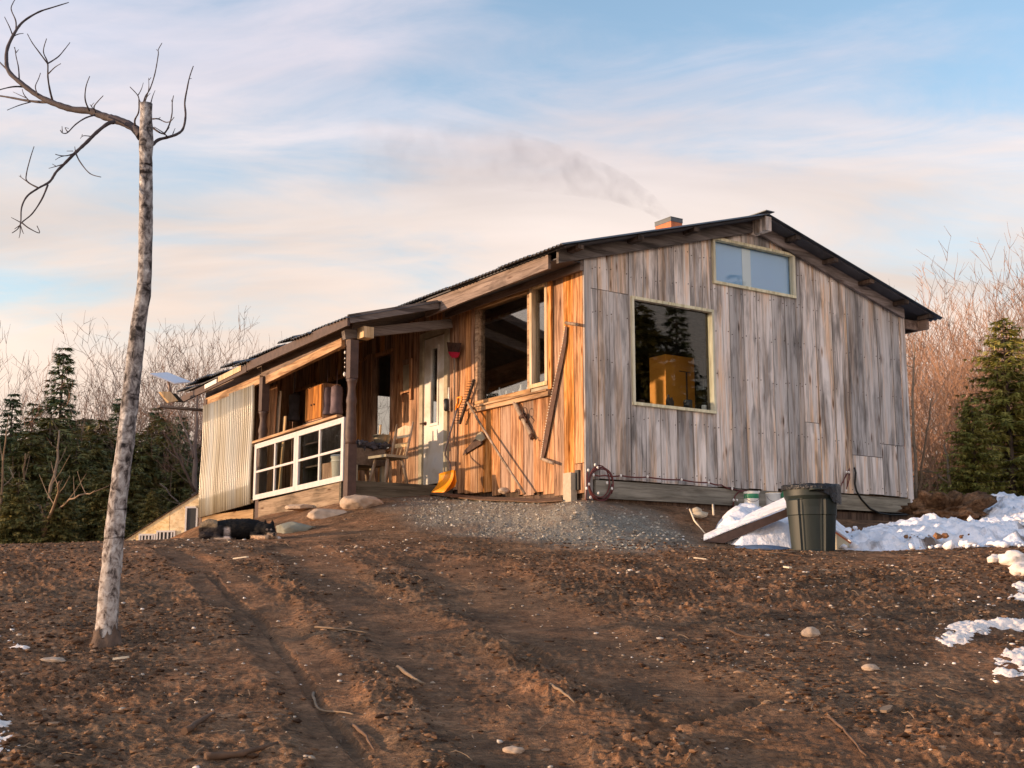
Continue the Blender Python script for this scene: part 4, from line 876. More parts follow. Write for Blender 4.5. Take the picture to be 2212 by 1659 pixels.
o=part('scoop',scoop(),M['orangep'],ss); mo=o.modifiers.new('t','SOLIDIFY'); mo.thickness=.008
m_=MB(); sp(m_,[(850,1213),(864,1212),(872,1290),(858,1330),(800,1366),(790,1369),(835,1310),(850,1280)],-.50,.012); part('scoop_rim',m_,M['orangep'],ss)
m_=MB(); m_.tube([s2(828,1222,-.45),s2(834,1178,-.42),s2(824,1150,-.38),s2(795,1103,-.34),s2(798,1060,-.30),s2(872,800,-.16),s2(884,768,-.14)],.0135,8); part('shaft',m_,M['shaft'],ss)
m_=MB(); m_.tube([s2(x,y,-.13) for x,y in ((872,778),(880,730),(884,694),(914,690),(912,712),(884,775),(872,780))],.013,8); part('grip',m_,M['orangep'],ss)
# rake
rk=thing('hay_rake','wide wooden rake leaning on the wall with its toothed head up','rake',s2(1355,1375,-.16))
m_=MB(); m_.beam(s2(1002,566,-.09),s2(898,880,-.09),.03,.035,up=(1,0,0),bid=.2); hd=part('head',m_,M['dark'],rk)
m_=MB()
for k in range(17):
    t=k/16; x=1000-104*t; y=575+298*t; m_.tube([s2(x,y,-.10),s2(x-26,y+3,-.12),s2(x-40,y+2,-.17)],[.005,.0045,.003],5)
part('teeth',m_,M['iron'],rk)
m_=MB(); m_.tube([s2(955,728,-.10),s2(1060,905,-.12),s2(1200,1130,-.14),s2(1362,1378,-.16)],.0165,8); part('handle',m_,M['handlew'],rk)
m_=MB(); m_.tube([s2(985,640,-.10),s2(1000,690,-.12),s2(995,780,-.13)],.006,6); part('brace',m_,M['iron'],rk)
# hand saw
hs=thing('hand_saw','rusty hand saw hanging tip down behind the rake handle','saw',s2(1000,1040,-.03))
m_=MB(); sp(m_,[(918,1106),(932,1070),(1010,985),(1030,985),(1060,1000),(1058,1020),(1000,1055)],-.04,.005); part('blade',m_,M['iron'],hs)
m_=MB(); sp(m_,[(1008,988),(1020,955),(1052,935),(1060,950),(1076,985),(1062,1000),(1050,1006)],-.05,.022); part('handle',m_,M['trimgrey'],hs)
# carpenter's wooden tool with ring
wt=thing('wooden_yoke','grey wooden bar with an iron ring hanging under the side window','wooden yoke',s2(1350,850,-.04))
m_=MB(); m_.tube([s2(1284,728,-.05),s2(1300,752,-.05),s2(1350,850,-.05),s2(1400,945,-.05),s2(1416,985,-.05)],[.022,.034,.030,.030,.024],8); part('bar',m_,M['handlew'],wt)
m_=MB(); m_.tube([s2(1352+17*math.cos(a)+10,795+30*math.sin(a),-.08) for a in [k*math.pi/6 for k in range(13)]],.006,6,caps=False); part('ring',m_,M['iron'],wt)
m_=MB(); a=s2(1335,842,-.05); b=s2(1360,820,-.05); m_.tube([a,b],.040,10); m_.tube([s2(1350,820,-.09),s2(1372,850,-.10),s2(1372,872,-.08)],.010,6); part('clamp',m_,M['iron'],wt)
m_=MB(); m_.tube([s2(1405,960,-.05),s2(1417,984,-.05)],.031,10); m_.tube([s2(1410,970,-.08),s2(1400,990,-.1),s2(1418,996,-.1)],.008,6); part('end_cap',m_,M['iron'],wt)
# two man saw
ts=thing('crosscut_saw','long two-handed crosscut saw hanging upright near the cabin corner','saw',s2(1560,650,-.04))
m_=MB(); Lp=[(1647,190),(1632,300),(1602,440),(1572,580),(1548,700),(1522,830),(1500,960),(1485,1060),(1474,1135)]; Rp=[(1662,190),(1656,300),(1632,440),(1602,580),(1580,700),(1556,830),(1532,960),(1512,1060),(1492,1140)]
sp(m_,Lp+Rp[::-1],-.03,.006); bl=part('blade',m_,M['iron'],ts)
m_=MB()
for k in range(52):
    t=k/52*(len(Lp)-1); i=int(t); f=t-i; x=Lp[i][0]*(1-f)+Lp[i+1][0]*f; y=Lp[i][1]*(1-f)+Lp[i+1][1]*f; sp(m_,[(x+1,y-6),(x-8,y),(x+1,y+5)],-.029,.004)
part('teeth',m_,plain('worn_bright_teeth',(.42,.36,.30),.5,.4),ts)
for a,b in (((1650,162),(1732,176)),((1480,1128),(1566,1162))):
    m_=MB(); m_.tube([s2(*a,-.06),s2(a[0]*.7+b[0]*.3,a[1]*.7+b[1]*.3,-.075),s2(*b,-.09)],[.018,.021,.019],10); part('handle',m_,M['handlew'],ts)
# little rack on the porch wall
rk2=thing('wash_board','small wooden washboard hanging on the porch wall left of the door','washboard',s2(512,580,-.03))
m_=MB(); sp(m_,[(478,432),(490,428),(488,722),(476,726)],-.05,.03); sp(m_,[(538,418),(552,414),(550,706),(540,710)],-.05,.03); sp(m_,[(491,428),(537,418),(537,455),(491,464)],-.045,.02,.3); sp(m_,[(491,652),(537,640),(537,652),(491,664)],-.045,.02,.4); part('frame',m_,M['gold'],rk2)
m_=MB(); sp(m_,[(491,466),(537,457),(537,639),(491,651)],-.035,.01); part('panel',m_,M['trimgrey'],rk2)

# block at the cabin corner, stones by the wall
m_=MB(); m_.box(-.10,-.01,.14,.30,-.02,.31); m_.box(-.115,-.008,.12,.32,-.08,-.021); solo('concrete_block','tan block standing at the corner of the side wall','block',m_,M['cinder'])
m_=MB(); m_.box(-.03,-.006,.08,.15,.10,.34); part('wall_vent',m_,M['blackp'],cabin)
def hstone(c_,X,r,label,mat,seed,name='stone'):
    p=hX(*c_,X); wv=HM@p; m_=MB(); m_.blob(tuple(wv),r,seed,.16,3); solo(name,label,'stone',m_,M[mat],False)
hstone((1089,1060),-.16,(.075,.06,.045),'round brown stone on the ground under the side wall','rock1',12)
def rock(px,py,d,r,label,mat,seed,rot=0):
    c=at(px,py,d); m_=MB(); rk_=random.Random(seed*7+1); bm=bmesh.new(); bmesh.ops.create_icosphere(bm,subdivisions=5,radius=1)
    pls=[(Vector((rk_.gauss(0,1),rk_.gauss(0,1),rk_.gauss(0,.8))).normalized(),rk_.uniform(.62,.88)) for _ in range(15)]+[(Vector((.05,.1,1)).normalized(),.72)]
    vs=[]
    for v in bm.verts:                                        # a block cut by planes, edges worn by fine noise
        k_=min([1.0]+[h_/max(1e-3,v.co.dot(n_)) for n_,h_ in pls if v.co.dot(n_)>.15]); k_*=1+.05*mnoise.noise(v.co*3+Vector((seed,0,0)))+.025*mnoise.noise(v.co*11)
        vs.append((v.co.x*k_*r[0]*1.15,v.co.y*k_*r[1]*1.15,v.co.z*k_*r[2]*1.15-.02))
    m_.add(vs,[tuple(v.index for v in f.verts) for f in bm.faces],0,True); bm.free()

    o=mesh_obj('boulder',m_,M[mat]); o.location=c; o.rotation_euler=(0,0,rot); tagk(o,label,'rock',None)
rock(782,1084,16.2,(.25,.20,.13),'large pale tan rock by the deck corner','rock1',3,.3)
rock(712,1115,15.9,(.25,.19,.125),'flat tan rock half buried left of the pale deck rock','rock1',9,.2)
rock(636,1143,15.2,(.25,.18,.12),'grey green rock half buried right behind the dog','rock2',17,.1)
rock(652,1093,17.2,(.22,.13,.05),'thin flat stone lying against the board under the storm windows','rock1',22,.5)
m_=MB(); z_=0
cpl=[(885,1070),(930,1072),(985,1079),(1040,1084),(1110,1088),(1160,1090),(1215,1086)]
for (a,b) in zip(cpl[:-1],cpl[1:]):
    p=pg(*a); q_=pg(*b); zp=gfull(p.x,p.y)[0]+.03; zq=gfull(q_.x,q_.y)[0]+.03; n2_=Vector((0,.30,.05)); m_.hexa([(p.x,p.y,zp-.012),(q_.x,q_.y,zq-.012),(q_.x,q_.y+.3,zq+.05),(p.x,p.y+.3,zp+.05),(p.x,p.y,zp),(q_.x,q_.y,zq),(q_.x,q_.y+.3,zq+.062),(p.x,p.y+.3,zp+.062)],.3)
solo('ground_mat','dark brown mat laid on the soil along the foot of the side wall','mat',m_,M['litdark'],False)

# ------------------------------------------------------------------ porch furniture
def chair(name,label,ox,oy,rot):
    c=thing(name,label,'chair',(ox,oy,deckz)); rz=Matrix.Rotation(rot,4,'Z'); T=lambda x,y,z:(Vector((ox,oy,deckz))+(rz@Vector((x,y,z))))
    m_=MB(); m_.prism([T(-.21,-.20,.40),T(.21,-.20,.40),T(.23,-.05,.40),T(.19,.20,.40),T(-.19,.20,.40),T(-.23,-.05,.40)],(0,0,.035),.2); part('seat',m_,M['trimgrey'],c)
    for sx,sy in ((-1,-1),(1,-1),(-1,1),(1,1)):
        m_=MB(); m_.tube([T(sx*.14,sy*.12,.40),T(sx*.17,sy*.16,.2),T(sx*.20,sy*.20,.0)],[.022,.025,.015],8); part('leg',m_,M['handlew'],c)
    m_=MB(); 
    for sx in (-1,1): m_.tube([T(sx*.17,.17,.42),T(sx*.18,.22,.65),T(sx*.19,.28,.93)],[.019,.021,.013],8)
    part('back_post',m_,M['handlew'],c)
    m_=MB(); m_.prism([T(-.17,.252,.72),T(.17,.252,.72),T(.18,.275,.86),T(.0,.28,.90),T(-.18,.275,.86)],tuple((rz@Vector((0,.018,0)))),.3); m_.prism([T(-.17,.222,.58),T(.17,.222,.58),T(.17,.23,.64),T(-.17,.23,.64)],tuple((rz@Vector((0,.018,0)))),.6)
    for x in (-.09,0,.09): m_.tube([T(x,.185,.43),T(x,.232,.58)],.009,6)
    part('backrest',m_,M['pine'],c); return c
chair('wooden_chair','wooden kitchen chair with splayed legs standing on the porch near the door',-.78,3.48,R(-82))
chair('wooden_chair','second wooden chair standing behind the basket stand, only its back showing',-.45,4.95,R(-100))
st=thing('basket_stand','low brown wooden stand piled with dark cloths at the porch post','stand',(-1.22,3.55,deckz))
sx0=hY(766,1000,3.78).x; sx1=hY(832,1000,3.78).x
m_=MB(); m_.box(sx0,sx1,3.78,4.15,.66,.90,.3); part('box',m_,M['bark_fire'],st)
for x,y in ((sx0+.03,3.81),(sx1-.03,3.81),(sx0+.03,4.12),(sx1-.03,4.12)):
    m_=MB(); m_.box(x-.025,x+.025,y-.025,y+.025,deckz+.003,.659,.5); part('leg',m_,M['trimgrey'],st)
m_=MB()
for k in range(9): m_.blob((sx0+.03+.052*k,3.92+.08*math.sin(k*2.1),.94+.02*math.cos(k*3)),(.09,.12,.06),k,.5,3,2.5)
solo('cloth_heap','crumpled dark cloths heaped on the porch stand','cloth',m_,M['cloth'])
pt=thing('metal_pot','dull metal pot standing on the cloth heap','pot',(-1.0,3.88,.965))
m_=MB(); ptp=hY(824,985,3.88); m_.lathe((ptp.x,3.88,.965),[(.07,0),(.105,.03),(.125,.10),(.13,.14),(.137,.145),(.128,.150),(.12,.145),(.11,.05)],22); part('bowl',m_,M['brass'],pt)
m_=MB(); m_.tube([(ptp.x-.03,3.90,1.0),(ptp.x-.01,3.90,1.27)],[.020,.016],8); solo('pestle','pale wooden stick standing upright in the pot','stick',m_,M['pine'])
bk=thing('white_bucket','white plastic bucket standing behind the storm window nearest the steps','bucket',(-1.52,3.22,deckz))
bp_=hX(734,1000,-1.52); bp_.z=deckz
m_=MB(); m_.lathe((-1.52,bp_.y,deckz+.003),[(.095,0),(.118,.36),(.128,.365),(.128,.40),(.120,.405),(.112,.40),(.09,.02)],24); part('body',m_,M['whitep'],bk)
m_=MB(); m_.lathe((-1.52,bp_.y,deckz+.31),[(.122,0),(.126,.01),(.122,.02)],24); part('rim',m_,M['whitep'],bk)
m_=MB(); ya_=hX(724,1020,-1.48).y; yb_=hX(698,1020,-1.48).y; m_.box(-1.50,-1.20,ya_,yb_,deckz+.004,deckz+.34,.3); solo('wooden_crate','orange brown wooden crate on the porch beside the white bucket','crate',m_,M['gold'])
y0c=hX(693,870,-1.12).y; y1c=hX(658,870,-1.12).y; z0c,z1c=1.46,2.0
cs=thing('porch_shelf','dark standing shelf in the porch carrying the orange cupboard','shelf',(-.95,(y0c+y1c)/2,deckz))
for yy in (y0c-.04,y1c+.0):
    m_=MB(); m_.box(-1.10,-.78,yy,yy+.04,deckz+.003,z0c-.031,.3); part('side',m_,M['dark'],cs)
for zz in (.75,1.1,z0c-.03):
    m_=MB(); m_.box(-1.11,-.77,y0c-.05,y1c+.05,zz,zz+.025,.4); part('board',m_,M['dark'],cs)
cb=thing('porch_cupboard','orange wooden two-door cupboard standing high in the porch behind the storm windows','cupboard',(-.95,(y0c+y1c)/2,z0c))
m_=MB(); m_.box(-1.09,-.80,y0c,y1c,z0c,z1c,.3); part('carcass',m_,M['cupb'],cb)
ymc=(y0c+y1c)/2
for ya,yb,yk in ((y0c+.012,ymc-.006,ymc-.05),(ymc+.006,y1c-.012,ymc+.05)):
    m_=MB(); m_.box(-1.112,-1.091,ya,yb,z0c+.02,z1c-.02,ya%1); d_=part('door',m_,M['cupb'],cb); m_=MB(); m_.tube([(-1.112,yk,1.70),(-1.128,yk,1.70)],.014,8); part('knob',m_,M['iron'],d_)
for k,(px_,py_,X_) in enumerate(((707,835,-1.0),(728,832,-.95),(636,850,-1.0))):
    p=hX(px_,py_,X_); m_=MB(); rr=random.Random(k)
    pr_=[(.02,.0),(.075,-.03),(.085,-.15),(.075,-.30),(.085,-.42),(.07,-.44)][::-1]
    m_.lathe((p.x,p.y,p.z),[(r_*(1+.2*rr.random()),z) for r_,z in pr_],14); m_.tube([(p.x,p.y,p.z),(p.x,p.y,p.z+.25)],.006,6)
    solo('hanging_coat',['dark purple grey coat hanging just right of the orange cupboard','second coat hanging nearest the front porch post','dark coat hanging left of the orange cupboard'][k],'coat',m_,M['cloth' if k==2 else 'coatp'])
for k,(pxa,pxb,top,X_,mat,lab) in enumerate(((577,598,838,-1.45,'gold','wide raw board leaning upright beside the middle porch post'),(600,606,846,-1.40,'pine','narrow pale board leaning right of the wide raw board'),(612,617,900,-1.35,'pine','short pale batten right of the two upright porch boards'))):
    a=hX(pxa,top,X_); b=hX(pxb,top,X_); m_=MB(); y0_,y1_=min(a.y,b.y),max(a.y,b.y)
    m_.hexa([(X_-.06,y0_,deckz+.004),(X_-.04,y0_,deckz+.004),(X_-.04,y1_,deckz+.004),(X_-.06,y1_,deckz+.004),(X_,y0_,a.z),(X_+.02,y0_,a.z),(X_+.02,y1_,a.z),(X_,y1_,a.z)],k*.3); solo('leaning_board',lab,'board',m_,M[mat])
# hanging crystals
wc=thing('wind_chime','string of small glass drops hanging beside the front porch post','wind chime',(-1.62,3.10,1.75))
m_=MB(); m_.tube([(-1.66,3.14,2.17),(-1.66,3.14,1.74)],.002,5); part('cord',m_,M['blackp'],wc)
for z,r_ in ((2.10,.018),(2.02,.010),(1.96,.010),(1.90,.010),(1.80,.024)):
    m_=MB(); m_.blob((-1.66,3.14,z),(r_*.8,r_*.8,r_*1.4),int(z*10),.05,2); part('drop',m_,M['bulb'],wc)

# ------------------------------------------------------------------ inside the front room
yc=thing('yellow_cabinet','tall yellow cabinet seen through the big front window','cabinet',tuple(hY(1437,900,1.0)))
A0=hY(1437,765,1.0); A1=hY(1437,880,1.0); Rr=hY(1499,776,1.0)
m_=MB(); m_.box(A0.x,Rr.x,1.0,hX(1403,800,A0.x).y,.42,A0.z,.2); part('carcass',m_,M['ycab'],yc)
m_=MB(); m_.box(A0.x+.25,A0.x+.45,.985,.999,A0.z-.22,A0.z-.21); m_.box(A0.x+.37,A0.x+.39,.985,.999,A1.z,A0.z-.22); part('hinge_strap',m_,M['dark'],yc)
for k,(cx_,cy_,r_,h_,mt,lab,nm,ct) in enumerate(((1445,862,.035,.16,'dark','slim dark bottle nearest the cabinet corner on the front window ledge','bottle','bottle'),(1452,864,.03,.13,'dark','second slim dark bottle on the front window ledge','bottle','bottle'),(1487,868,.06,.12,'blackp','round black pot on the front window ledge','pot','pot'),(1522,872,.035,.075,'whitep','small white cup in the lower right corner of the front window','cup','cup'),(1385,866,.05,.05,'iron','low dark dish in the lower left corner of the front window','dish','dish'))):
    p=hY(cx_,cy_,.16); m_=MB(); m_.lathe((p.x,.17,1.25),[(r_*.8,0),(r_,.02),(r_,h_*.6),(r_*(.45 if nm=='bottle' else 1.02),h_*.8),(r_*(.4 if nm=='bottle' else .9),h_)],14); solo(nm,lab,ct,m_,M[mt])
m_=MB(); m_.box(.8,2.12,.105,.24,1.215,1.245,.3); part('window_ledge',m_,M['inner'],cabin)
m_=MB(); m_.box(.11,.26,.8,2.4,1.38,1.41,.3); part('window_ledge',m_,M['inner'],cabin)
for k,(y_,h_,r_) in enumerate(((1.95,.17,.028),(1.78,.14,.03),(1.60,.21,.035),(1.45,.15,.03),(1.30,.17,.028),(2.12,.24,.022))):
    m_=MB(); m_.lathe((.18,y_,1.41),[(r_,0),(r_,h_*.6),(r_*.45,h_*.78),(r_*.4,h_)],14); solo('sill_jar',['pinkish jar left of centre on the side window sill','short pale jar on the side window sill beside the tall jar','tallest pale jar in the middle of the side window sill','short jar right of the tallest jar on the side window sill','rightmost pale jar on the side window sill','thin tall candle at the left end of the side window sill'][k],'jar',m_,M['whitep'])
m_=MB(); m_.box(1.2,1.36,2.2,2.36,.4,3.35,.3); part('inner_post',m_,M['gold'],cabin)

# ------------------------------------------------------------------ string lights and hose on the gable
sl_=thing('string_lights','dark red string of bulbs running along the foot of the gable wall','string lights',(1.8,-.06,.25))
line=[c5(*p) for p in ((500,620),(590,625),(727,628),(948,640),(1230,662),(1456,685),(1560,705),(1650,737),(1760,750),(1872,768))]
pl=[hY(x,y,-.07) for x,y in line]; pl2=[]
for a,b in zip(pl[:-1],pl[1:]):
    for k in range(4): v=a.lerp(b,k/4); v.z-=.012*math.sin(math.pi*k/4); pl2.append(v)
pl2.append(pl[-1]); m_=MB(); m_.tube(pl2,.0095,7)
coil=[]
for k in range(70):
    a=k/69*6.28*3.1; t=k/69; cx_,cy_=(555+8*math.sin(a*.4),690+9*math.cos(a*.7)); coil.append(hY(*c5(cx_+(95+10*math.sin(a*.37))*math.cos(a),cy_+(135+14*math.cos(a*.6))*math.sin(a)),-.085-.02*math.sin(a*.5)))
m_.tube(coil,.0085,6); m_.tube([hY(*c5(x,y),-.10) for x,y in ((450,600),(440,740),(435,820),(465,885))],.009,6); m_.tube([hY(*c5(x,y),-.09) for x,y in ((1760,752),(1700,765),(1672,800),(1655,880))],.009,6)
part('cable',m_,M['cordred'],sl_)
for x,y in [(500,622),(727,628),(948,636),(1230,661),(1456,685),(1650,736),(1872,764),(513,538),(534,560),(457,582),(462,698),(442,733),(612,687),(652,735),(540,772),(475,808),(1662,830),(1690,832)]:
    p=hY(*c5(x,y),-.11); m_=MB(); m_.blob(tuple(p),(.014,.014,.020),1,.0,2); part('bulb',m_,M['bulb'],sl_)
s3=thing('string_lights','short bunch of red string lights hanging right of the green bin','string lights',tuple(hY(1820,1040,-.05)))
def c6(x,y): return (1635.8+x*.3038,972+y*.3038)
m_=MB(); 
for q_ in (((655,130),(640,170),(600,240),(590,275)),((655,130),(650,180),(632,290)),((655,130),(658,200),(640,260)),((650,140),(625,190),(610,235))): m_.tube([hY(*c6(*p),-.05) for p in q_],.007,6)
part('cable',m_,M['cordred'],s3)
for p in ((635,158),(652,158),(633,290)): m_=MB(); m_.blob(tuple(hY(*c6(*p),-.07)),(.014,.014,.02),1,0,2); part('bulb',m_,M['bulb'],s3)
m_=MB(); m_.tube([hY(*c6(*p),-.06) for p in ((690,125),(700,160),(694,240),(705,290),(740,350),(800,415),(870,450),(940,460),(1020,462),(1100,455))],.014,8); solo('black_hose','black rubber hose curving down the right end of the gable wall','hose',m_,M['cordblack'])

# ------------------------------------------------------------------ bin and clutter in front of the gable
TC=at(1757,1192,13.55); TC=Vector((TC.x,TC.y,TC.z-.04))
tcn=thing('trash_can','tall dark green plastic trash can standing on the crest','trash can',tuple(TC),False)
HT=.75
def ringp(r,z,n=96): 
    out=[]
    for k in range(n):
        a=2*math.pi*k/n; rib=.020*(1 if (k%24)<9 else 0)*(z<HT*.80)-(.008 if (k%24)>=11 and (k%24)<22 and .05<z<HT*.78 else 0); out.append((TC.x+(r+rib)*math.cos(a+.3),TC.y+(r+rib)*math.sin(a+.3),TC.z+z))
    return out
m_=MB(); prof=[(.232,0),(.234,.045),(.236,.055),(.262,HT*.56),(.270,HT*.57),(.274,HT*.775),(.278,HT*.80),(.292,HT*.84),(.294,HT*.98),(.305,HT*.985),(.305,HT),(.290,HT),(.284,HT*.96),(.22,.05)]
vs=[]; [vs.extend(ringp(r,z)) for r,z in prof]; n=96
fs=[(i*n+k,i*n+(k+1)%n,(i+1)*n+(k+1)%n,(i+1)*n+k) for i in range(len(prof)-1) for k in range(n)]+[tuple(range(n))[::-1]]
m_.add(vs,fs,0,False); q=NM('dusty_dark_green_plastic'); _n=q.noise(1,sc=(9,9,1.2),det=6); q.set(q.ramp(_n,[(.38,(.004,.010,.009)),(.55,(.008,.016,.014)),(.72,(.032,.029,.022))]),.55); q.bump(q.noise(60),.1,.003); M['bin']=q.m
part('body',m_,M['bin'],tcn)
m_=MB(); 
for a0 in (-1.62,1.5):
    p=[(TC.x+r_*math.cos(a0+da),TC.y+r_*math.sin(a0+da),TC.z+z) for r_,da,z in ((.300,-.22,HT*.90),(.335,-.2,HT*.915),(.345,0,HT*.92),(.335,.2,HT*.915),(.300,.22,HT*.90))]; m_.tube(p,.014,8)
part('handle',m_,M['bin'],tcn)
m_=MB(); nn=60; vs=[]; rr=random.Random(3)
prf=[(.287,HT*.95),(.298,HT+.008),(.309,HT+.006),(.3135,HT*.955),(.312,HT*.86)]
for i,(r_,z) in enumerate(prf):
    for k in range(nn):
        a=2*math.pi*k/nn; drop=(.10*max(0,math.sin(a+2.1))**2 if i==4 else 0)+(.012*rr.random()); vs.append((TC.x+(r_+.005*math.sin(k*2.3))*math.cos(a),TC.y+(r_+.005*math.sin(k*2.3))*math.sin(a),TC.z+z-drop+(.06 if i==4 and not(-1.1<((a+math.pi)%(2*math.pi)-math.pi)<-.1) else 0)))
fs=[(i*nn+k,i*nn+(k+1)%nn,(i+1)*nn+(k+1)%nn,(i+1)*nn+k) for i in range(4) for k in range(nn)]
m_.add(vs,fs,0,True); q=NM('black_liner_film'); q.set((.012,.013,.016),.3,0,.5); q.bump(q.noise(22,det=5,dist=1.5),.8,.03); M['liner']=q.m; part('bag_liner',m_,M['liner'],tcn)
# cans by the skirt
def can(name,label,cat,cx_,cy_,d,r_,h_,mat,band=None,lid=None):
    c=at(cx_,cy_,d); c.z=min(c.z,9); t_=thing(name,label,cat,tuple(c),False)
    m_=MB(); m_.lathe(c,[(r_*.95,0),(r_,.01),(r_,h_*.93),(r_*1.05,h_*.94),(r_*1.05,h_)],24); part('body',m_,mat,t_)
    if band: m_=MB(); m_.lathe(c,[(r_*1.005,h_*band[1]),(r_*1.012,h_*band[1]+.002),(r_*1.012,h_*band[2]-.002),(r_*1.005,h_*band[2])],24); part('band',m_,band[0],t_)
    m_=MB(); m_.lathe(c+Vector((0,0,h_+.0005)),[(r_*1.0,0),(r_*1.0,.008),(r_*.6,.012)],24); part('lid',m_,lid or mat,t_)
    m_=MB(); m_.tube([c+Vector((r_*1.04*math.cos(a),-r_*1.04*abs(math.sin(a))*.25-r_*.9,h_*.82-.35*h_*abs(math.sin(a)))) for a in [math.pi*k/8 for k in range(9)]],.003,5); part('wire_handle',m_,M['shaft'],t_)
can('paint_bucket','white bucket with a green label standing at the foot of the gable wall','bucket',1624,1104,15.4,.09,.23,M['whitep'],(M['green'],.66,.90))
can('paint_pail','cream plastic pail with a tan lid beside the labelled white bucket','bucket',1671,1102,15.6,.09,.21,M['whitep'],None,M['pine'])
m_=MB(); c=at(1698,1098,15.9); m_.lathe(c,[(.06,0),(.07,.02),(.07,.16),(.045,.20),(.04,.235)],20); solo('green_jug','small green jug half hidden behind the trash can','jug',m_,M['green'],False)
# white panel lying on the snow, black edge
e0=at(1520,1168,13.9); e1=at(1712,1092,13.9); back=Vector((.12,.75,.16))
m_=MB(); m_.prism([e0,e1,e1+back,e0+back*.45],(0,0,.012)); pn=thing('snowy_panel','long white panel with a dark edge propped on the snow left of the bin','panel',tuple(e0),False); part('top',m_,M['snow'],pn)
m_=MB(); m_.prism([e0+Vector((.0,-.004,-.01)),e1+Vector((0,-.004,-.01)),e1+Vector((0,-.004,-.10)),e0+Vector((.22,-.004,-.028))],(0,.02,0)); part('edge',m_,M['post'],pn)
m_=MB(); c=at(1640,1188,13.6); m_.blob((c.x,c.y,c.z),(.34,.16,.055),3,.05,3); solo('blue_sled','blue grey plastic sled upturned on the ground left of the bin','sled',m_,M['bluep'],False)
e0=at(1797,1140,13.9); e1=at(1853,1180,13.8)
m_=MB(); m_.prism([e0,e1,e1+Vector((.10,.5,.06)),e0+Vector((.15,.5,.10))],(0,0,.012)); cp_=thing('slanted_board','slanting board with a reddish edge leaning on the snow right of the bin','board',tuple(e1),False); part('top',m_,M['snow'],cp_)
m_=MB(); m_.prism([e0+Vector((0,-.003,-.012)),e1+Vector((0,-.003,-.012)),e1+Vector((0,-.003,-.030)),e0+Vector((0,-.003,-.035))],(0,.02,0)); part('red_edge',m_,M['brick'],cp_)
m_=MB(); m_.prism([e0+Vector((0,.0,-.036)),e1+Vector((0,.0,-.031)),e1+Vector((-.02,.0,-.08)),e0+Vector((-.04,.0,-.22))],(0,.02,0)); part('cream_side',m_,M['cream'],cp_)
# sticks and rubble in the bank under the skirt
for k,(pp,lab,r_) in enumerate((([(1490,1100),(1500,1125),(1525,1155)],'long pale stick leaning in the dirt bank under the gable',.011),([(1465,1140),(1473,1165)],'short upright splinter in the dirt bank',.010),([(1540,1090),(1541,1112)],'short pale stake standing at the snow edge',.012))):
    m_=MB(); m_.tube([at(*p,14.7-.15*i) for i,p in enumerate(pp)],[r_,r_*.9,r_*.6][:len(pp)],6); solo('stick',lab,'stick',m_,M['chip'],False)
for k,(px,py,d,r_,lab) in enumerate(((1512,1112,15.0,(.10,.07,.05),'broken tan block lying in the dirt bank'),(1506,1104,15.1,(.07,.05,.05),'smaller tan fragment resting on the broken tan block'),(1352,1092,15.5,(.06,.05,.03),'pale chunk of rubble under the skirt board'),(1412,1124,14.8,(.06,.04,.03),'flat whitish rubble piece in the dirt bank'))):
    c=at(px,py,d); m_=MB(); m_.blob(tuple(c),r_,k+30,.3,1,2); solo('rubble',lab,'rubble',m_,M['cinder'],False)

# ------------------------------------------------------------------ the pruned tree in the foreground
TD=8.0
ft=pg(228,1388); TD=ft.y
ptree=thing('pruned_tree','pruned leaning tree with a sawn-off top standing at left in the foreground','tree',tuple(ft),False)
tr_pts=[((226,1400),58),((228,1384),56),((232,1345),51),((236,1280),49),((243,1200),47),((250,1120),46),((260,1040),44),((270,960),42),((279,880),41),((290,790),39),((299,700),36),((310,640),36),((314,560),33),((315,480),34),((315,400),32),((315,340),31),((316,308),37),((316,285),33),((316,250),29),((316,224),30)]
fine=[]; rr=random.Random(8)
for (a,ra),(b,rb) in zip(tr_pts[:-1],tr_pts[1:]):
    L_=math.hypot(b[0]-a[0],b[1]-a[1]); n=max(1,int(L_/11))
    for k in range(n): t=k/n; fine.append(((a[0]*(1-t)+b[0]*t,a[1]*(1-t)+b[1]*t),ra*(1-t)+rb*t))
fine.append(tr_pts[-1])
m_=MB(); n=26; vs=[]
for i,((x,y),wd) in enumerate(fine):
    c=at(x,y,TD+.10*math.sin(i*.05)); r_=wd/2/F*TD*.90
    for k in range(n):
        a=2*math.pi*k/n; nz=mnoise.noise(Vector((math.cos(a)*1.5,math.sin(a)*1.5,c.z*9)))*.10+mnoise.noise(Vector((math.cos(a)*4,math.sin(a)*4,c.z*24)))*.07
        vs.append((c.x+r_*(1+nz)*math.cos(a),c.y+r_*(1+nz)*math.sin(a),c.z))
fs=[(i*n+k,i*n+(k+1)%n,(i+1)*n+(k+1)%n,(i+1)*n+k) for i in range(len(fine)-1) for k in range(n)]+[tuple((len(fine)-1)*n+k for k in range(n))]
m_.add(vs,fs,0,True); part('trunk',m_,M['bark'],ptree)
m_=MB(); c=at(228,1384,TD); nk=36; vs=[]
for ir,(r_,z_) in enumerate(((.120,-.12),(.098,-.03),(.086,.01),(.081,.03),(.079,.05),(.076,.055))):
    for k in range(nk):
        a=2*math.pi*k/nk; v_=Vector((math.cos(a)*2,math.sin(a)*2,ir*.3)); jag=(.07*mnoise.noise(Vector((a*2.2,3,0)))+.03*mnoise.noise(Vector((a*7,1,0))))*(ir>=3)
        rr_=r_*(1+.14*mnoise.noise(v_)+.08*mnoise.noise(v_*3)); vs.append((c.x+.004+rr_*math.cos(a),c.y+rr_*math.sin(a),c.z+z_+jag*(ir-2)*.6))
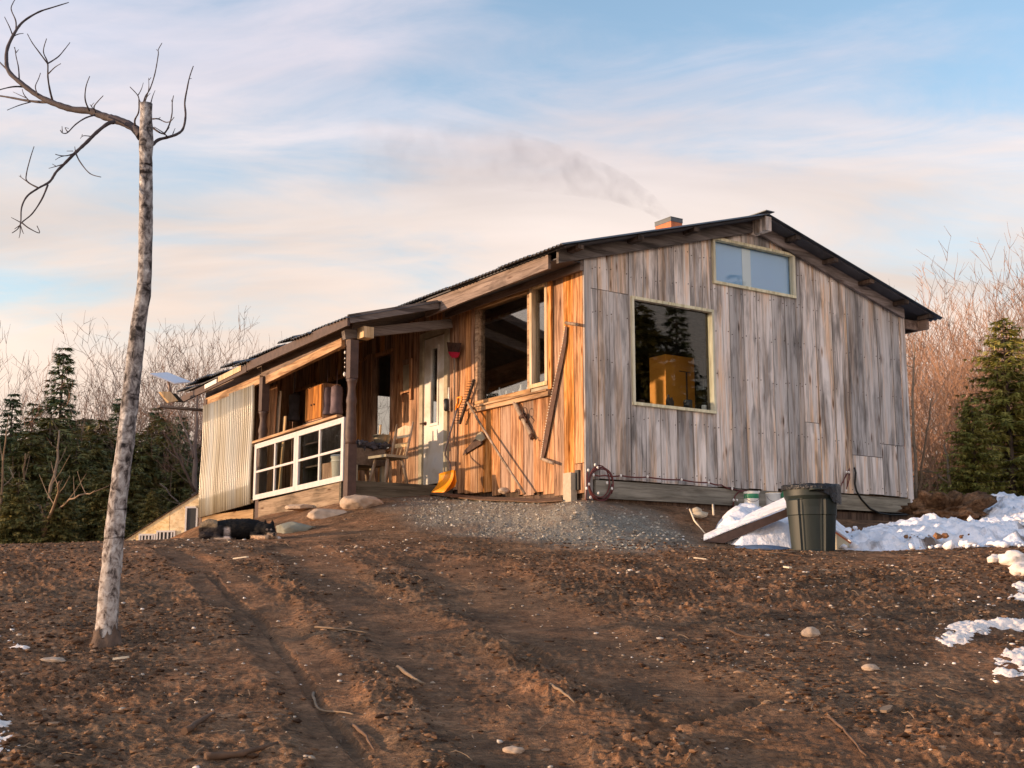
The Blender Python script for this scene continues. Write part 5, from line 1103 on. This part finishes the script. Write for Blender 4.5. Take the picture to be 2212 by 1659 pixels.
m_.add(vs,[(q0*nk+k,q0*nk+(k+1)%nk,(q0+1)*nk+(k+1)%nk,(q0+1)*nk+k) for q0 in range(5) for k in range(nk)],0,True)
part('bark_collar',m_,plain('dark_bark_collar',(.13,.085,.06),.9,0,.5,14,.7),ptree)
def limb(name, crops, r0, r1, dz=0., d0=0., seed=0):
    rr=random.Random(seed+17); pts_=[(x*.3471,y*.3471) for x,y in crops]; sm=[]
    for i in range(len(pts_)-1):
        p0=pts_[max(i-1,0)];p1=pts_[i];p2=pts_[i+1];p3=pts_[min(i+2,len(pts_)-1)]
        for k in range(5):
            t=k/5; sm.append(tuple(.5*((2*p1[j])+(-p0[j]+p2[j])*t+(2*p0[j]-5*p1[j]+4*p2[j]-p3[j])*t*t+(-p0[j]+3*p1[j]-3*p2[j]+p3[j])*t**3) for j in (0,1)))
    sm.append(pts_[-1]); n=len(sm)
    P_=[at(x,y,TD+d0+dz*i/(n-1)) for i,(x,y) in enumerate(sm)]
    m_.tube(P_,[(r0*.86*(1-i/(n-1))+r1*.8*i/(n-1))*(1+.10*rr.uniform(-1,1)) for i in range(n)],7)
m_=MB()                                                   # main bough and all its side shoots, one limb of the tree
limb('b',[(880,850),(850,810),(800,775),(720,745),(650,725),(560,692),(450,680),(330,640),(230,590),(130,515),(55,445),(40,370),(50,290),(100,190),(150,130),(240,75),(330,45),(428,15)],.038,.004,.7,0)
limb('b',[(330,635),(250,635),(160,625),(80,610),(0,597),(-80,590),(-200,560)],.013,.004,.5,.35)
limb('b',[(55,445),(20,410),(-30,365),(-120,330)],.008,.004,.3,.5); limb('b',[(150,540),(80,540),(0,558),(-60,580)],.008,.003,-.2,.45)
limb('b',[(100,190),(98,130),(70,60),(80,20),(110,-30)],.007,.003,.1,.6); limb('b',[(80,225),(60,170),(28,105)],.006,.003,-.1,.6); limb('b',[(85,225),(115,212),(145,208)],.005,.003,.1,.6)
limb('b',[(120,490),(115,420),(100,350),(92,295)],.006,.003,.1,.4); limb('b',[(98,330),(116,308)],.004,.002,0,.4); limb('b',[(98,320),(88,292)],.004,.002,0,.4)
limb('b',[(328,632),(310,560),(298,480),(296,390),(270,320),(290,240)],.009,.003,-.3,.3); limb('b',[(296,395),(240,320),(200,265),(170,210)],.006,.003,-.1,.1); limb('b',[(298,395),(360,355),(400,310),(435,265)],.006,.003,.2,.1); limb('b',[(300,460),(340,420),(378,396)],.005,.003,-.1,.1)
limb('b',[(235,590),(220,540),(240,490),(252,455)],.005,.003,.1,.3); limb('b',[(185,632),(150,590),(138,555)],.005,.003,.1,.4); limb('b',[(165,610),(120,590),(82,572)],.004,.002,.1,.4); limb('b',[(190,635),(120,655),(45,685)],.005,.003,-.2,.4)
limb('b',[(556,690),(530,620),(535,540),(558,475)],.007,.003,-.2,.15); limb('b',[(595,700),(585,665),(610,630),(642,596)],.006,.003,-.1,.1); limb('b',[(590,690),(570,660),(585,640)],.004,.002,-.1,.1); limb('b',[(575,670),(560,650)],.004,.002,-.1,.1)
limb('b',[(590,715),(530,735),(470,775),(420,825),(390,828),(375,810)],.007,.003,-.4,.1); limb('b',[(420,820),(405,795),(428,800)],.004,.002,0,-.2); limb('b',[(388,822),(386,785)],.004,.002,0,-.2)
limb('b',[(710,760),(670,770),(600,825),(540,885),(470,950),(400,1020),(350,1070),(310,1130),(240,1170),(170,1220),(135,1290),(130,1370),(125,1400)],.016,.004,-.5,.05)
limb('b',[(298,1150),(260,1240),(200,1330),(135,1385),(110,1425),(75,1450)],.007,.003,-.1,-.3); limb('b',[(135,1385),(180,1420),(245,1450),(230,1405)],.005,.003,0,-.4); limb('b',[(130,1385),(70,1353)],.004,.002,0,-.4)
limb('b',[(125,1395),(140,1440),(148,1455)],.004,.002,0,-.45); limb('b',[(125,1400),(125,1450),(118,1482)],.004,.002,0,-.45); limb('b',[(128,1400),(90,1425)],.004,.002,0,-.45)
limb('b',[(240,1170),(170,1130),(165,1080),(190,980),(212,912)],.006,.003,.1,-.35); limb('b',[(175,1135),(140,1110),(118,1095)],.004,.002,.1,-.35); limb('b',[(130,1100),(128,1088)],.003,.002,.1,-.35)
limb('b',[(470,950),(500,1010),(560,1080),(628,1102)],.006,.003,-.1,-.15); limb('b',[(470,950),(420,968),(375,968),(345,960)],.005,.003,-.1,-.15); limb('b',[(440,965),(380,975),(345,995)],.004,.002,-.1,-.15); limb('b',[(470,948),(465,912)],.004,.002,0,-.15); limb('b',[(455,940),(415,940)],.003,.002,0,-.15)
limb('b',[(400,1020),(350,1035),(303,1048)],.005,.002,0,-.2); limb('b',[(350,1035),(325,1020)],.003,.002,0,-.2); limb('b',[(575,850),(520,845),(500,862)],.004,.002,-.1,0); limb('b',[(510,846),(512,836)],.003,.002,-.1,0)
part('main_bough',m_,M['twig'],ptree)
m_=MB()
limb('b',[(950,900),(985,870),(1040,855),(1100,835),(1140,800),(1155,720),(1150,640),(1165,550),(1180,480),(1203,412)],.014,.004,.3,0); limb('b',[(1180,490),(1192,488)],.003,.002,.1,.3); limb('b',[(945,790),(985,820),(1020,830),(1050,785),(1070,710),(1072,640),(1080,595)],.008,.003,-.2,0)
limb('b',[(950,740),(985,740),(1030,760),(1060,755),(1083,730)],.006,.003,-.3,0); limb('b',[(985,740),(998,730)],.004,.002,-.1,0); limb('b',[(1045,855),(1015,825),(960,790)],.006,.003,0,.05); limb('b',[(1075,835),(1090,798)],.004,.002,.1,.1); limb('b',[(1040,850),(1000,860)],.004,.003,.1,.1); limb('b',[(1020,840),(1055,792)],.004,.002,0,.1); limb('b',[(1072,640),(1066,620)],.003,.002,0,-.1)
part('side_bough',m_,M['twig'],ptree)
m_=MB()
limb('b',[(840,780),(840,745),(862,700),(865,640),(858,595),(808,540)],.008,.003,-.15,0); limb('b',[(858,595),(880,555),(892,515)],.004,.002,.1,-.1); limb('b',[(890,648),(905,600),(935,550),(965,455),(985,340),(985,310),(1008,268)],.006,.003,.1,0); limb('b',[(985,315),(972,308)],.003,.002,0,.1); limb('b',[(900,640),(925,560),(925,485)],.005,.002,-.1,0); limb('b',[(925,500),(940,482)],.003,.002,0,-.1); limb('b',[(938,645),(950,600),(965,563)],.005,.002,.1,0); limb('b',[(890,645),(910,610),(935,580)],.004,.002,.1,0); limb('b',[(875,640),(860,600)],.004,.002,.1,0)
part('top_shoots',m_,M['twig'],ptree)

# ------------------------------------------------------------------ woods
def bare_tree(seed, H, spread=.35, tw=.010, stems=1, up=.35, dens=1.0):
    rr=random.Random(seed); V=[];Fc=[]
    def seg(p,q_,r0,r1,n):
        o=len(V); d=(q_-p); d.normalize(); u=d.orthogonal().normalized(); t=d.cross(u)
        for c,r_ in ((p,r0),(q_,r1)):
            for k in range(n): a=2*math.pi*k/n; V.append(tuple(c+(u*math.cos(a)+t*math.sin(a))*r_))
        for k in range(n): Fc.append((o+k,o+(k+1)%n,o+n+(k+1)%n,o+n+k))
    def grow(p,d,l,r_,lev):
        n=5 if lev<2 else 3; k_=max(3,int(5-lev*.6)); pos=p; dr=d.copy(); rr0=r_
        for i in range(k_):
            dr=(dr+Vector((rr.gauss(0,.10),rr.gauss(0,.10),rr.gauss(0,.05)+up*.12))).normalized(); q_=pos+dr*l/k_; r1=max(tw*.5,r_*(1-.75*(i+1)/k_)); seg(pos,q_,rr0,r1,n if lev<2 else 3); rr0=r1; pos=q_
            if lev<4 and (i>0 or lev>0):
                nb=(1 if rr.random()<.8 else 2) if lev>0 else rr.choice((2,3)); 
                if lev==3 and rr.random()>.8*dens: nb=0
                if lev==2 and rr.random()>.85: nb=0
                for _ in range(nb):
                    a=rr.uniform(0,6.28); u=dr.orthogonal().normalized(); t=dr.cross(u); sd_=(u*math.cos(a)+t*math.sin(a)); nd=(dr*(1-spread)+sd_*rr.uniform(.5,1.0)*(spread+.35)+Vector((0,0,up*.5))).normalized()
                    grow(pos,nd,l*rr.uniform(.42,.62)*(1 if lev else .75),max(tw,r1*.6),lev+1)
    for s_ in range(stems):
        a=rr.uniform(0,6.28); grow(Vector((.25*math.cos(a)*(stems>1),.25*math.sin(a)*(stems>1),0)),Vector((rr.gauss(0,.05+.1*(stems>1)),rr.gauss(0,.05+.1*(stems>1)),1)).normalized(),H*.86,H*.0085,0)
    zm=max(v[2] for v in V); V=[(v[0]*H/zm,v[1]*H/zm,v[2]*H/zm) for v in V]; m_=MB(); m_.add(V,Fc,0,False); return m_
def conifer(seed, H, rad, taper=1.0, droop=.25, dens=1., lo_=.06, leaf=.16, skirtf=0):
    rr=random.Random(seed); wd=MB(); lf=MB(); wd.tube([(0,0,-.3),(0,0,H*.5),(0,0,H*.98)],[H*.016,H*.010,.01],6)
    nl=int(H*5.2*dens)
    for i in range(nl):
        t=lo_+(1-lo_)*(i+rr.random()*.8)/nl; z=H*t; L_=rad*((1-t)**taper)*(.62+.5*rr.random())+.10
        for j in range(5 if t<.85 else 4):
            a=rr.uniform(0,6.28); d=Vector((math.cos(a),math.sin(a),0)); n=max(2,int(L_/.17)); prev=Vector((0,0,z)); L2=L_*rr.uniform(.7,1.15)
            tip=Vector((d.x*L2,d.y*L2,z-droop*L2+.10*L2)); wd.tube([prev,tip],[.016,.004],3,0,False)
            for k in range(1,n+1):
                f=k/n; c=prev.lerp(tip,f); sdv=Vector((-d.y,d.x,0)); bid=rr.random()
                for s_ in (-1,1,0,-.5,.5):
                    ll=leaf*rr.uniform(.8,1.6)*(1.25-.6*f); dirv=(d*(.55+.5*(s_==0))+sdv*s_*rr.uniform(.6,1.1)+Vector((0,0,rr.uniform(-.5,.1)))).normalized(); e=c+dirv*ll; q_=dirv.cross(Vector((rr.gauss(0,.4),rr.gauss(0,.4),1))).normalized()*ll*.13
                    m1=c+dirv*ll*.45
                    lf.add([c,m1+q_,e,m1-q_],[(0,1,2,3)],bid)
                    m2=c+dirv*ll*.3+Vector((0,0,-ll*.12)); lf.add([c,m2+q_*.7,e+Vector((0,0,-ll*.35)),m2-q_*.7],[(0,1,2,3)],bid)
    return wd,lf
def place_tree(meshes, label, group, x, y, s, rot, cat='tree', name='bare_tree', z=None, sz=None):
    r_=bpy.data.objects.new(name,None); S.collection.objects.link(r_); z=gz(x,y)-.15 if z is None else z
    r_.location=(x,y,z); r_.rotation_euler=(0,0,rot); r_.scale=(s,s,sz or s); tagk(r_,label,cat,group)
    for nm,me in meshes:
        c=bpy.data.objects.new(nm,me); S.collection.objects.link(c); c.parent=r_
    return r_
def me_of(mb,mat,name):
    me=bpy.data.meshes.new(name); me.from_pydata(mb.v,[],mb.f); me.polygons.foreach_set('use_smooth',mb.sm); a=me.attributes.new('bid','FLOAT','FACE'); a.data.foreach_set('value',mb.b); me.materials.append(mat); return me
rngT=random.Random(99)
BT=[me_of(bare_tree(s_,9.0,sp_,.0088,st_,up_,.62),M['btree' if k%2 else 'btree2'],'bare_crown') for k,(s_,sp_,st_,up_) in enumerate(((1,.38,1,.30),(2,.30,2,.45),(3,.34,1,.50),(4,.42,3,.35)))]
def setC(H,r_,tp,dr_,mat,s_,dn=1.,lo_=.06,leaf=.16):
    a,b=conifer(s_,H,r_,tp,dr_,dn,lo_,leaf); return [('trunk',me_of(a,M['ctrunk'],'trunk')),('crown',me_of(b,M[mat],'crown'))]
BTR=[]
M['btree_sun']=plain('sun_tinted_bare_bark',(.37,.20,.115),.85,0,.3,6)  # same bark as the left trees, low sun's orange put into the colour
for m0 in BT: m1=m0.copy(); m1.materials.clear(); m1.materials.append(M['btree_sun']); BTR.append(m1)
CF=setC(9,2.1,.9,.22,'fir',5,1.5,.06,.21); CH=setC(7,3.0,.6,.35,'hem',6,1.9,.02,.27); CC=setC(7,2.4,.62,.10,'cedar',7,2.1,.0,.20)
def px2(px,d): return (px-CX)/F*d
def topscale(py,d,x,H): z=at(0,py,d).z; return (z-(gz(x,d)-.15))/H
# left woods
bare_l=[(18,700,30),(-60,720,33),(95,800,40),(170,770,36),(205,745,42),(262,760,45),(345,715,36),(385,690,40),(432,668,34),(470,705,38),(520,735,44),(575,745,46),(300,735,50),(150,790,46),(30,790,38),(480,760,30),(420,780,27),(228,800,30),(640,760,46),(690,740,48),(730,720,50),(560,790,34),(-140,700,38),(360,730,42),(400,720,45),(450,700,42),(500,720,47),(320,705,38),(415,745,33),(540,750,38),(245,740,38),(600,755,50),(180,745,44),(80,800,48),(280,730,36)]
for k,(px,py,d) in enumerate(bare_l):
    x=px2(px,d); s_=topscale(py,d,x,9.0)*1.03; place_tree([('crown',BT[k%4])],'bare grey brown tree in the woods behind the left end of the cabin','bare trees in the left woods',x,d,s_,rngT.uniform(0,6.28))
x=px2(120,31); place_tree(CF,'tall dark spruce pointing up alone above the left woods, behind the pruned tree','',x,31,topscale(750,31,x,9.),.3,name='spruce_tree')
con_l=[(15,850,27,0),(-70,830,30,0),(60,930,25,1),(160,960,26,1),(210,905,30,1),(250,860,33,0),(300,935,27,1),(350,940,30,1),(385,900,32,0),(110,1000,24,1),(290,1000,24,1),(0,1010,24,1),(420,950,34,1),(40,1030,22,1),(130,1050,22,1),(330,1060,22,1),(250,1070,22,1),(190,950,28,1),(100,900,29,1),(410,1060,24,1),(20,930,29,1),(345,900,33,1),(220,1010,23,1),(60,870,34,0),(330,880,36,0),(170,900,36,1),(390,1000,26,1),(460,930,40,1),(-140,880,28,0)]
for k,(px,py,d,t) in enumerate(con_l):
    x=px2(px,d); m_=CF if t==0 else CH; H=9. if t==0 else 7.; place_tree(m_,('dark green spruce standing deep in the left woods' if t==0 else 'low bushy olive hemlock at the foot of the left woods'),('spruces in the left woods' if t==0 else 'hemlocks in the left woods'),x,d,topscale(py,d,x,H),k*1.3,name='spruce_tree' if t==0 else 'hemlock_tree')
# dead branched saplings in front of the left woods
def sapling(lab, trunks, mat, d):
    c=at(trunks[0][0][0],trunks[0][0][1],d); t_=thing('dead_sapling',lab,'tree',(c.x,c.y,gz(c.x,c.y)),False); m_=MB()
    for q_,r_ in [(t[:-1],t[-1]) for t in trunks]:
        P_=[at(x,y,d+.25*i*(1 if len(q_)%2 else -1)) for i,(x,y) in enumerate(q_)]; fin=[]
        for a,b in zip(P_[:-1],P_[1:]):
            for k in range(3): fin.append(a.lerp(b,k/3)+Vector((rngT.gauss(0,.012),0,rngT.gauss(0,.012))))
        fin.append(P_[-1]); m_.tube(fin,[r_*(1-.8*i/len(fin))+.004 for i in range(len(fin))],6)
        for i in range(2,len(fin)-1,2):
            a=fin[i]; e=a+Vector((rngT.uniform(-.5,.5),rngT.uniform(-.4,.4),rngT.uniform(.1,.6))); m_.tube([a,(a+e)/2+Vector((0,0,-.04)),e],[.010,.007,.004],4)
    part('trunk',m_,M[mat],t_)
sapling('reddish broken dead sapling lit orange low in the left woods',[((88,1175),(98,1110),(112,1050),(124,990),(128,930),.045),((92,1165),(110,1105),(125,1070),(128,1040),.035),((110,1110),(150,1080),(185,1068),(205,1060),.018),((100,1120),(85,1095),(62,1085),.015)],'litter',22)
sapling('thin pale dead stem at the far left edge of the woods',[((-5,1180),(2,1080),(8,1000),(14,930),.028),((0,1080),(-20,1020),.016)],'litter',23)
sapling('slim forked dead stem between the two orange lit saplings',[((40,1180),(44,1100),(50,1030),(55,980),.030),((46,1090),(34,1040),(20,1010),.015)],'litter',23.5)
sapling('grey trunk with drooping side boughs just left of the porch end',[((418,1180),(418,1080),(421,1000),(424,920),(426,850),.075),((420,1060),(395,1010),(370,960),(352,930),.030),((420,990),(405,940),(380,880),.022),((419,1110),(380,1080),(345,1045),.018)],'btree',25)
# right woods
sapling('orange lit slender double trunk just past the cabin corner',[((1980,1090),(1978,1000),(1974,900),(1972,820),(1976,740),.030),((1984,1090),(1992,1010),(2004,930),(2012,860),.022)],'litter',22)
sapling('leaning pale broken stem between the cabin corner and the cedar',[((2052,1060),(2048,1000),(2040,960),.035),((2046,1040),(2020,1020),(1995,1018),.014)],'litter',22.5)
bare_r=[(1975,640,30),(2005,630,33),(2040,690,28),(2070,660,36),(2095,670,31),(2125,690,27),(2150,640,34),(2190,590,30),(2225,560,32),(2160,620,40),(1990,690,40),(2060,700,42),(2110,650,44),(2030,740,25),(1985,760,26),(2090,760,24),(2260,600,35),(2300,560,40),(2200,650,44),(1960,700,45),(2010,800,23.5),(2135,790,23.5),(2020,660,38),(2085,640,40),(2140,670,38),(2180,600,36),(2210,560,34),(2055,720,29),(2110,700,34),(1995,740,35),(2170,700,30)]
for k,(px,py,d) in enumerate(bare_r):
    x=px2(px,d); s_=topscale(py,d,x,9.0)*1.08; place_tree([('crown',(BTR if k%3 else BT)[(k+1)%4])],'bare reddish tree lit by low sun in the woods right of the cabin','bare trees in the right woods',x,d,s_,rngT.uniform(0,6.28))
for k,(px,py,d,lab) in enumerate(((2190,690,23.5,'tall yellow green cedar at the right edge of the frame'),(2110,860,22.5,'shorter cedar with a ragged top, second from the right edge'),(2060,1010,23,'low dull cedar bush next to the cabin corner'),(2275,720,25,'cedar standing beyond the right edge, only its side showing'))):
    x=px2(px,d); place_tree(CC,lab,'',x,d,topscale(py,d,x,7.)*1.0,k*1.7+.4,name='cedar_tree')
for k,(px,py,d) in enumerate(((2000,1010,27),(2040,960,34),(2090,990,30))):
    x=px2(px,d); place_tree(CH,'small olive evergreen low among the bare trees behind the cabin corner','evergreens behind the cabin corner',x,d,topscale(py,d,x,7.),k*2.1,name='hemlock_tree')
# woods outside the frame: they show in the window panes and shade the lower slope
def off(x,y,H_,k,lab,grp,dark=True,z=None):
    zz=gz(x,y)-.15 if z is None else z
    if dark: m_=CF if k%2 else CH; place_tree(m_,lab,grp,x,y,H_/(9. if k%2 else 7.),k*1.1,name='spruce_tree',z=zz)
    else: place_tree([('crown',BT[k%4])],lab,grp,x,y,H_/9.,k*1.1,z=zz)
for k in range(30):
    a=-12+k*1.17; off(26+4*math.sin(k*2.3)+max(0,a-10)*.25,a,rngT.uniform(8.9,10.4),k,'dark evergreen on the far right side of the clearing','evergreens right of the clearing')
for k in range(12):
    off(-17.5-1.3*k,27-.55*k+2*math.sin(k*3.1),rngT.uniform(6.0,8.5)*(.8 if k>7 else 1),k,'tall evergreen beyond the far left end of the woods','evergreens beyond the left woods')
for k in range(12):
    off(-15.5-1.6*k,34+2*math.sin(k*2.2),rngT.uniform(8.5,10.5),k,'bare tree beyond the far left end of the woods','bare trees beyond the left woods',dark=False)
for k in range(12):
    off(17.5+1.7*k,31+2.5*math.sin(k*2.2),rngT.uniform(9.0,12.),k,'bare tree beyond the far right end of the woods','bare trees beyond the right woods',dark=False)
for k in range(9): off(-23-1.5*math.sin(k*2.1)*1.5,25+k*1.1-4,rngT.uniform(4.5,6.0),k,'low evergreen on the far left side of the clearing','evergreens left of the clearing')
for k in range(9): off(-24-3.*math.sin(k*1.9),-9+k*1.75,rngT.uniform(6.0,8.0)*(1-.3*k/9),k,'bare tree at the left side of the clearing beside the photographer','bare trees left of the photographer',dark=False)
for o in [o for o in bpy.data.objects if o.get('group')=='']: del o['group']

# ------------------------------------------------------------------ dog
DD=14.25; DS=DD/F
def dp(px,py,off=0.): return at(px,py,DD+off)
def build_dog():
    g0=dp(437,1166).z; m_=MB()
    def el(px,py,off,rx,ry,rz,tilt=0): m_.blob(tuple(dp(px,py,off)),(rx,ry,rz),1,0,3)
    el(462,1151,.02,.12,.15,.085); el(474,1146,.02,.13,.16,.105); el(508,1143,.03,.30,.155,.118); el(530,1142.5,.03,.24,.15,.120); el(566,1146,-.02,.11,.11,.10)
    el(450,1157,-.04,.10,.12,.055)
    el(580,1145,-.10,.078,.075,.072); el(588,1153,-.16,.050,.060,.042); el(591,1157,-.20,.030,.035,.026)
    for px,py in ((573,1129),(588,1129)):
        c=dp(px,py+8,-.08); tip=dp(px+1,py-7,-.08); m_.tube([c,c.lerp(tip,.5),tip],[.030,.020,.004],10)
    def legp(ps,rs): m_.tube([dp(*p) for p in ps],rs,10)
    legp([(545,1155,-.08),(560,1161,-.16),(582,1162,-.20)],[.040,.034,.034]); legp([(570,1158,-.10),(594,1162,-.16),(606,1164,-.18)],[.032,.024,.026]); legp([(462,1158,-.10),(478,1163,-.15),(500,1163,-.17)],[.045,.026,.024])
    legp([(446,1156,.02),(437,1148,.0),(440,1136,-.04),(452,1130,-.06),(464,1131,-.08),(472,1136,-.11)],[.035,.042,.050,.052,.046,.026])
    base_=dp(520,1166); base_.z=g0
    me=bpy.data.meshes.new('tmp'); me.from_pydata([tuple(Vector(v)-base_) for v in m_.v],[],m_.f); o=bpy.data.objects.new('tmp',me); S.collection.objects.link(o)
    rm=o.modifiers.new('r','REMESH'); rm.mode='VOXEL'; rm.voxel_size=.008; sm_=o.modifiers.new('s','SMOOTH'); sm_.iterations=9; sm_.factor=.5
    dg=bpy.context.evaluated_depsgraph_get(); nm=bpy.data.meshes.new_from_object(o.evaluated_get(dg)); bpy.data.objects.remove(o,do_unlink=True)
    nm.name='dog'; nm.polygons.foreach_set('use_smooth',[True]*len(nm.polygons))
    co=np.empty(len(nm.vertices)*3); nm.vertices.foreach_get('co',co); co=co.reshape(-1,3)+np.array(base_)
    no=np.empty(len(nm.vertices)*3); nm.vertex_normals.foreach_get('vector',no); no=no.reshape(-1,3)
    fz=np.array([mnoise.noise(Vector((c[0]*30,c[1]*30,c[2]*70))) for c in co])+np.array([mnoise.noise(Vector((c[0]*75,c[1]*75,c[2]*120))) for c in co])*.6
    co2=co+no*(fz*.005)[:,None]; nm.vertices.foreach_set('co',(co2-np.array(base_)).ravel())
    pyy=lambda c:(c[:,1]*0+CY-F*((c@upv)/(c@fw))); pxx=lambda c:CX+F*c[:,0]/(c@fw)
    X=pxx(co); Y=pyy(co); col=np.tile(np.array([.007,.0065,.007]),(len(co),1)); off=co[:,1]-DD
    def blendc(mask,c): 
        k=np.clip(mask,0,1)[:,None]; col[:]=col*(1-k)+np.array(c)*k
    blendc((484-X)/8*(Y>1134),(.030,.024,.024)); blendc(sstep(482,486,X)*(1-sstep(495,500,X))*sstep(1136,1144,Y)*(off<.02),(.46,.41,.40)); blendc((X<470)*(off<.06)*(1-sstep(1136,1141,Y))*1.,(.24,.19,.13))
    blendc(sstep(1155,1158,Y)*(X>542)*(off<-.05),(.62,.44,.29)); blendc(sstep(1160,1163,Y)*(X>455)*(X<510),(.45,.38,.33)); blendc(sstep(598,602,X)*1.,(.60,.55,.50))
    blendc((off<-.16)*(X>572)*(X<600)*sstep(1149,1153,Y),(.34,.26,.19)); blendc((np.hypot(X-592,Y-1154.5)<3.0)*(off<-.15)*1.,(.012,.01,.01))
    for ex in (577,586): blendc((np.hypot((X-ex),(Y-1143.5)*1.3)<2.4)*1.,(.28,.22,.18))
    a=nm.color_attributes.new('fur','FLOAT_COLOR','POINT'); a.data.foreach_set('color',np.concatenate([col,np.ones((len(col),1))],1).ravel())
    q=NM('black_and_tan_fur'); at_=q.node('ShaderNodeAttribute',attribute_name='fur'); nz=q.noise(1,sc=(90,90,160),det=5); c_=q.mix(1.,at_.outputs['Color'],q.ramp(nz,[(.3,(.6,.6,.6)),(.7,(1.3,1.25,1.2))]),'MULTIPLY'); q.set(c_,.75,0,.25); q.bump(nz,.8,.01)
    nm.materials.clear(); nm.materials.append(q.m); root=thing('dog','black dog with cream paws and a curled tail lying on the soil before the cabin','dog',tuple(base_),False)
    b=bpy.data.objects.new('body',nm); S.collection.objects.link(b); b.parent=root
    rf=np.random.default_rng(5); k=rf.integers(0,len(co),14000); p0=co2[k]-np.array(base_); nn=no[k]; ln=rf.uniform(.010,.024,14000)[:,None]
    dr=nn*.55+np.array([-.65,.1,-.45])+rf.normal(0,.28,(14000,3)); dr/=np.linalg.norm(dr,axis=1)[:,None]; sd2=np.cross(dr,nn); sd2/=np.linalg.norm(sd2,axis=1)[:,None]+1e-9
    V3=np.stack([p0-sd2*.0016,p0+sd2*.0016,p0+dr*ln],1).reshape(-1,3); fm_=bpy.data.meshes.new('fur'); fm_.from_pydata(V3.tolist(),[],np.arange(len(V3)).reshape(-1,3).tolist())
    a=fm_.color_attributes.new('fur','FLOAT_COLOR','POINT'); a.data.foreach_set('color',np.concatenate([np.repeat(col[k],3,0)*rf.uniform(.6,1.8,(14000,1)).repeat(3,0),np.ones((len(V3),1))],1).ravel()); fm_.materials.append(q.m)
    fo=bpy.data.objects.new('fur',fm_); S.collection.objects.link(fo); fo.parent=b
    m_=MB(); m_.blob(tuple(dp(592.5,1156,-.232)),(.012,.010,.009),1,0,2); part('nose',m_,M['blackp'],root)
    for ex,ey in ((578.5,1147),(586.5,1147.5)): m_=MB(); m_.blob(tuple(dp(ex,ey,-.172)),(.006,.005,.005),1,0,2); part('eye',m_,M['blackp'],root)
build_dog()

# ------------------------------------------------------------------ smoke from the flue
def smoke():
    c0=HM@Vector((3.42,2.23,4.62)); wind=Vector(c0)
    ends=[at(x,y,c0.y+dd) for x,y,dd in ((1436,466,0),(1400,438,.1),(1330,402,.3),(1230,372,.6),(1100,345,1.0),(940,328,1.4),(780,322,1.8))]
    rad=[.07,.16,.26,.38,.50,.58,.55]; ends[0]=c0
    m_=MB(); m_.tube(ends,rad,16); bs=c0
    q=NM('thin_wood_smoke'); q.n.remove(q.b); v=q.node('ShaderNodeVolumePrincipled'); v.inputs['Color'].default_value=(.34,.33,.40,1); v.inputs['Anisotropy'].default_value=.2
    n=q.noise(2.4,det=6,rough=.65,dist=.8); sp_=q.node('ShaderNodeSeparateXYZ'); q.L(q.tc.outputs['Object'],sp_.inputs[0])
    fade=q.math('ADD',q.math('MULTIPLY',sp_.outputs[0],.27),1.0,clamp=True)      # thins out downwind
    dn=q.math('MULTIPLY',q.math('SUBTRACT',n,.40,clamp=True),q.math('ADD',q.math('MULTIPLY',q.math('POWER',fade,2.),5.5),.8)); q.L(dn,v.inputs['Density']); q.L(v.outputs[0],q.out.inputs['Volume'])
    o=mesh_obj('smoke',m_,q.m,bs); o.location=bs; tagk(o,'thin grey smoke drifting left from the chimney across the sky','smoke',kind='stuff')
smoke()
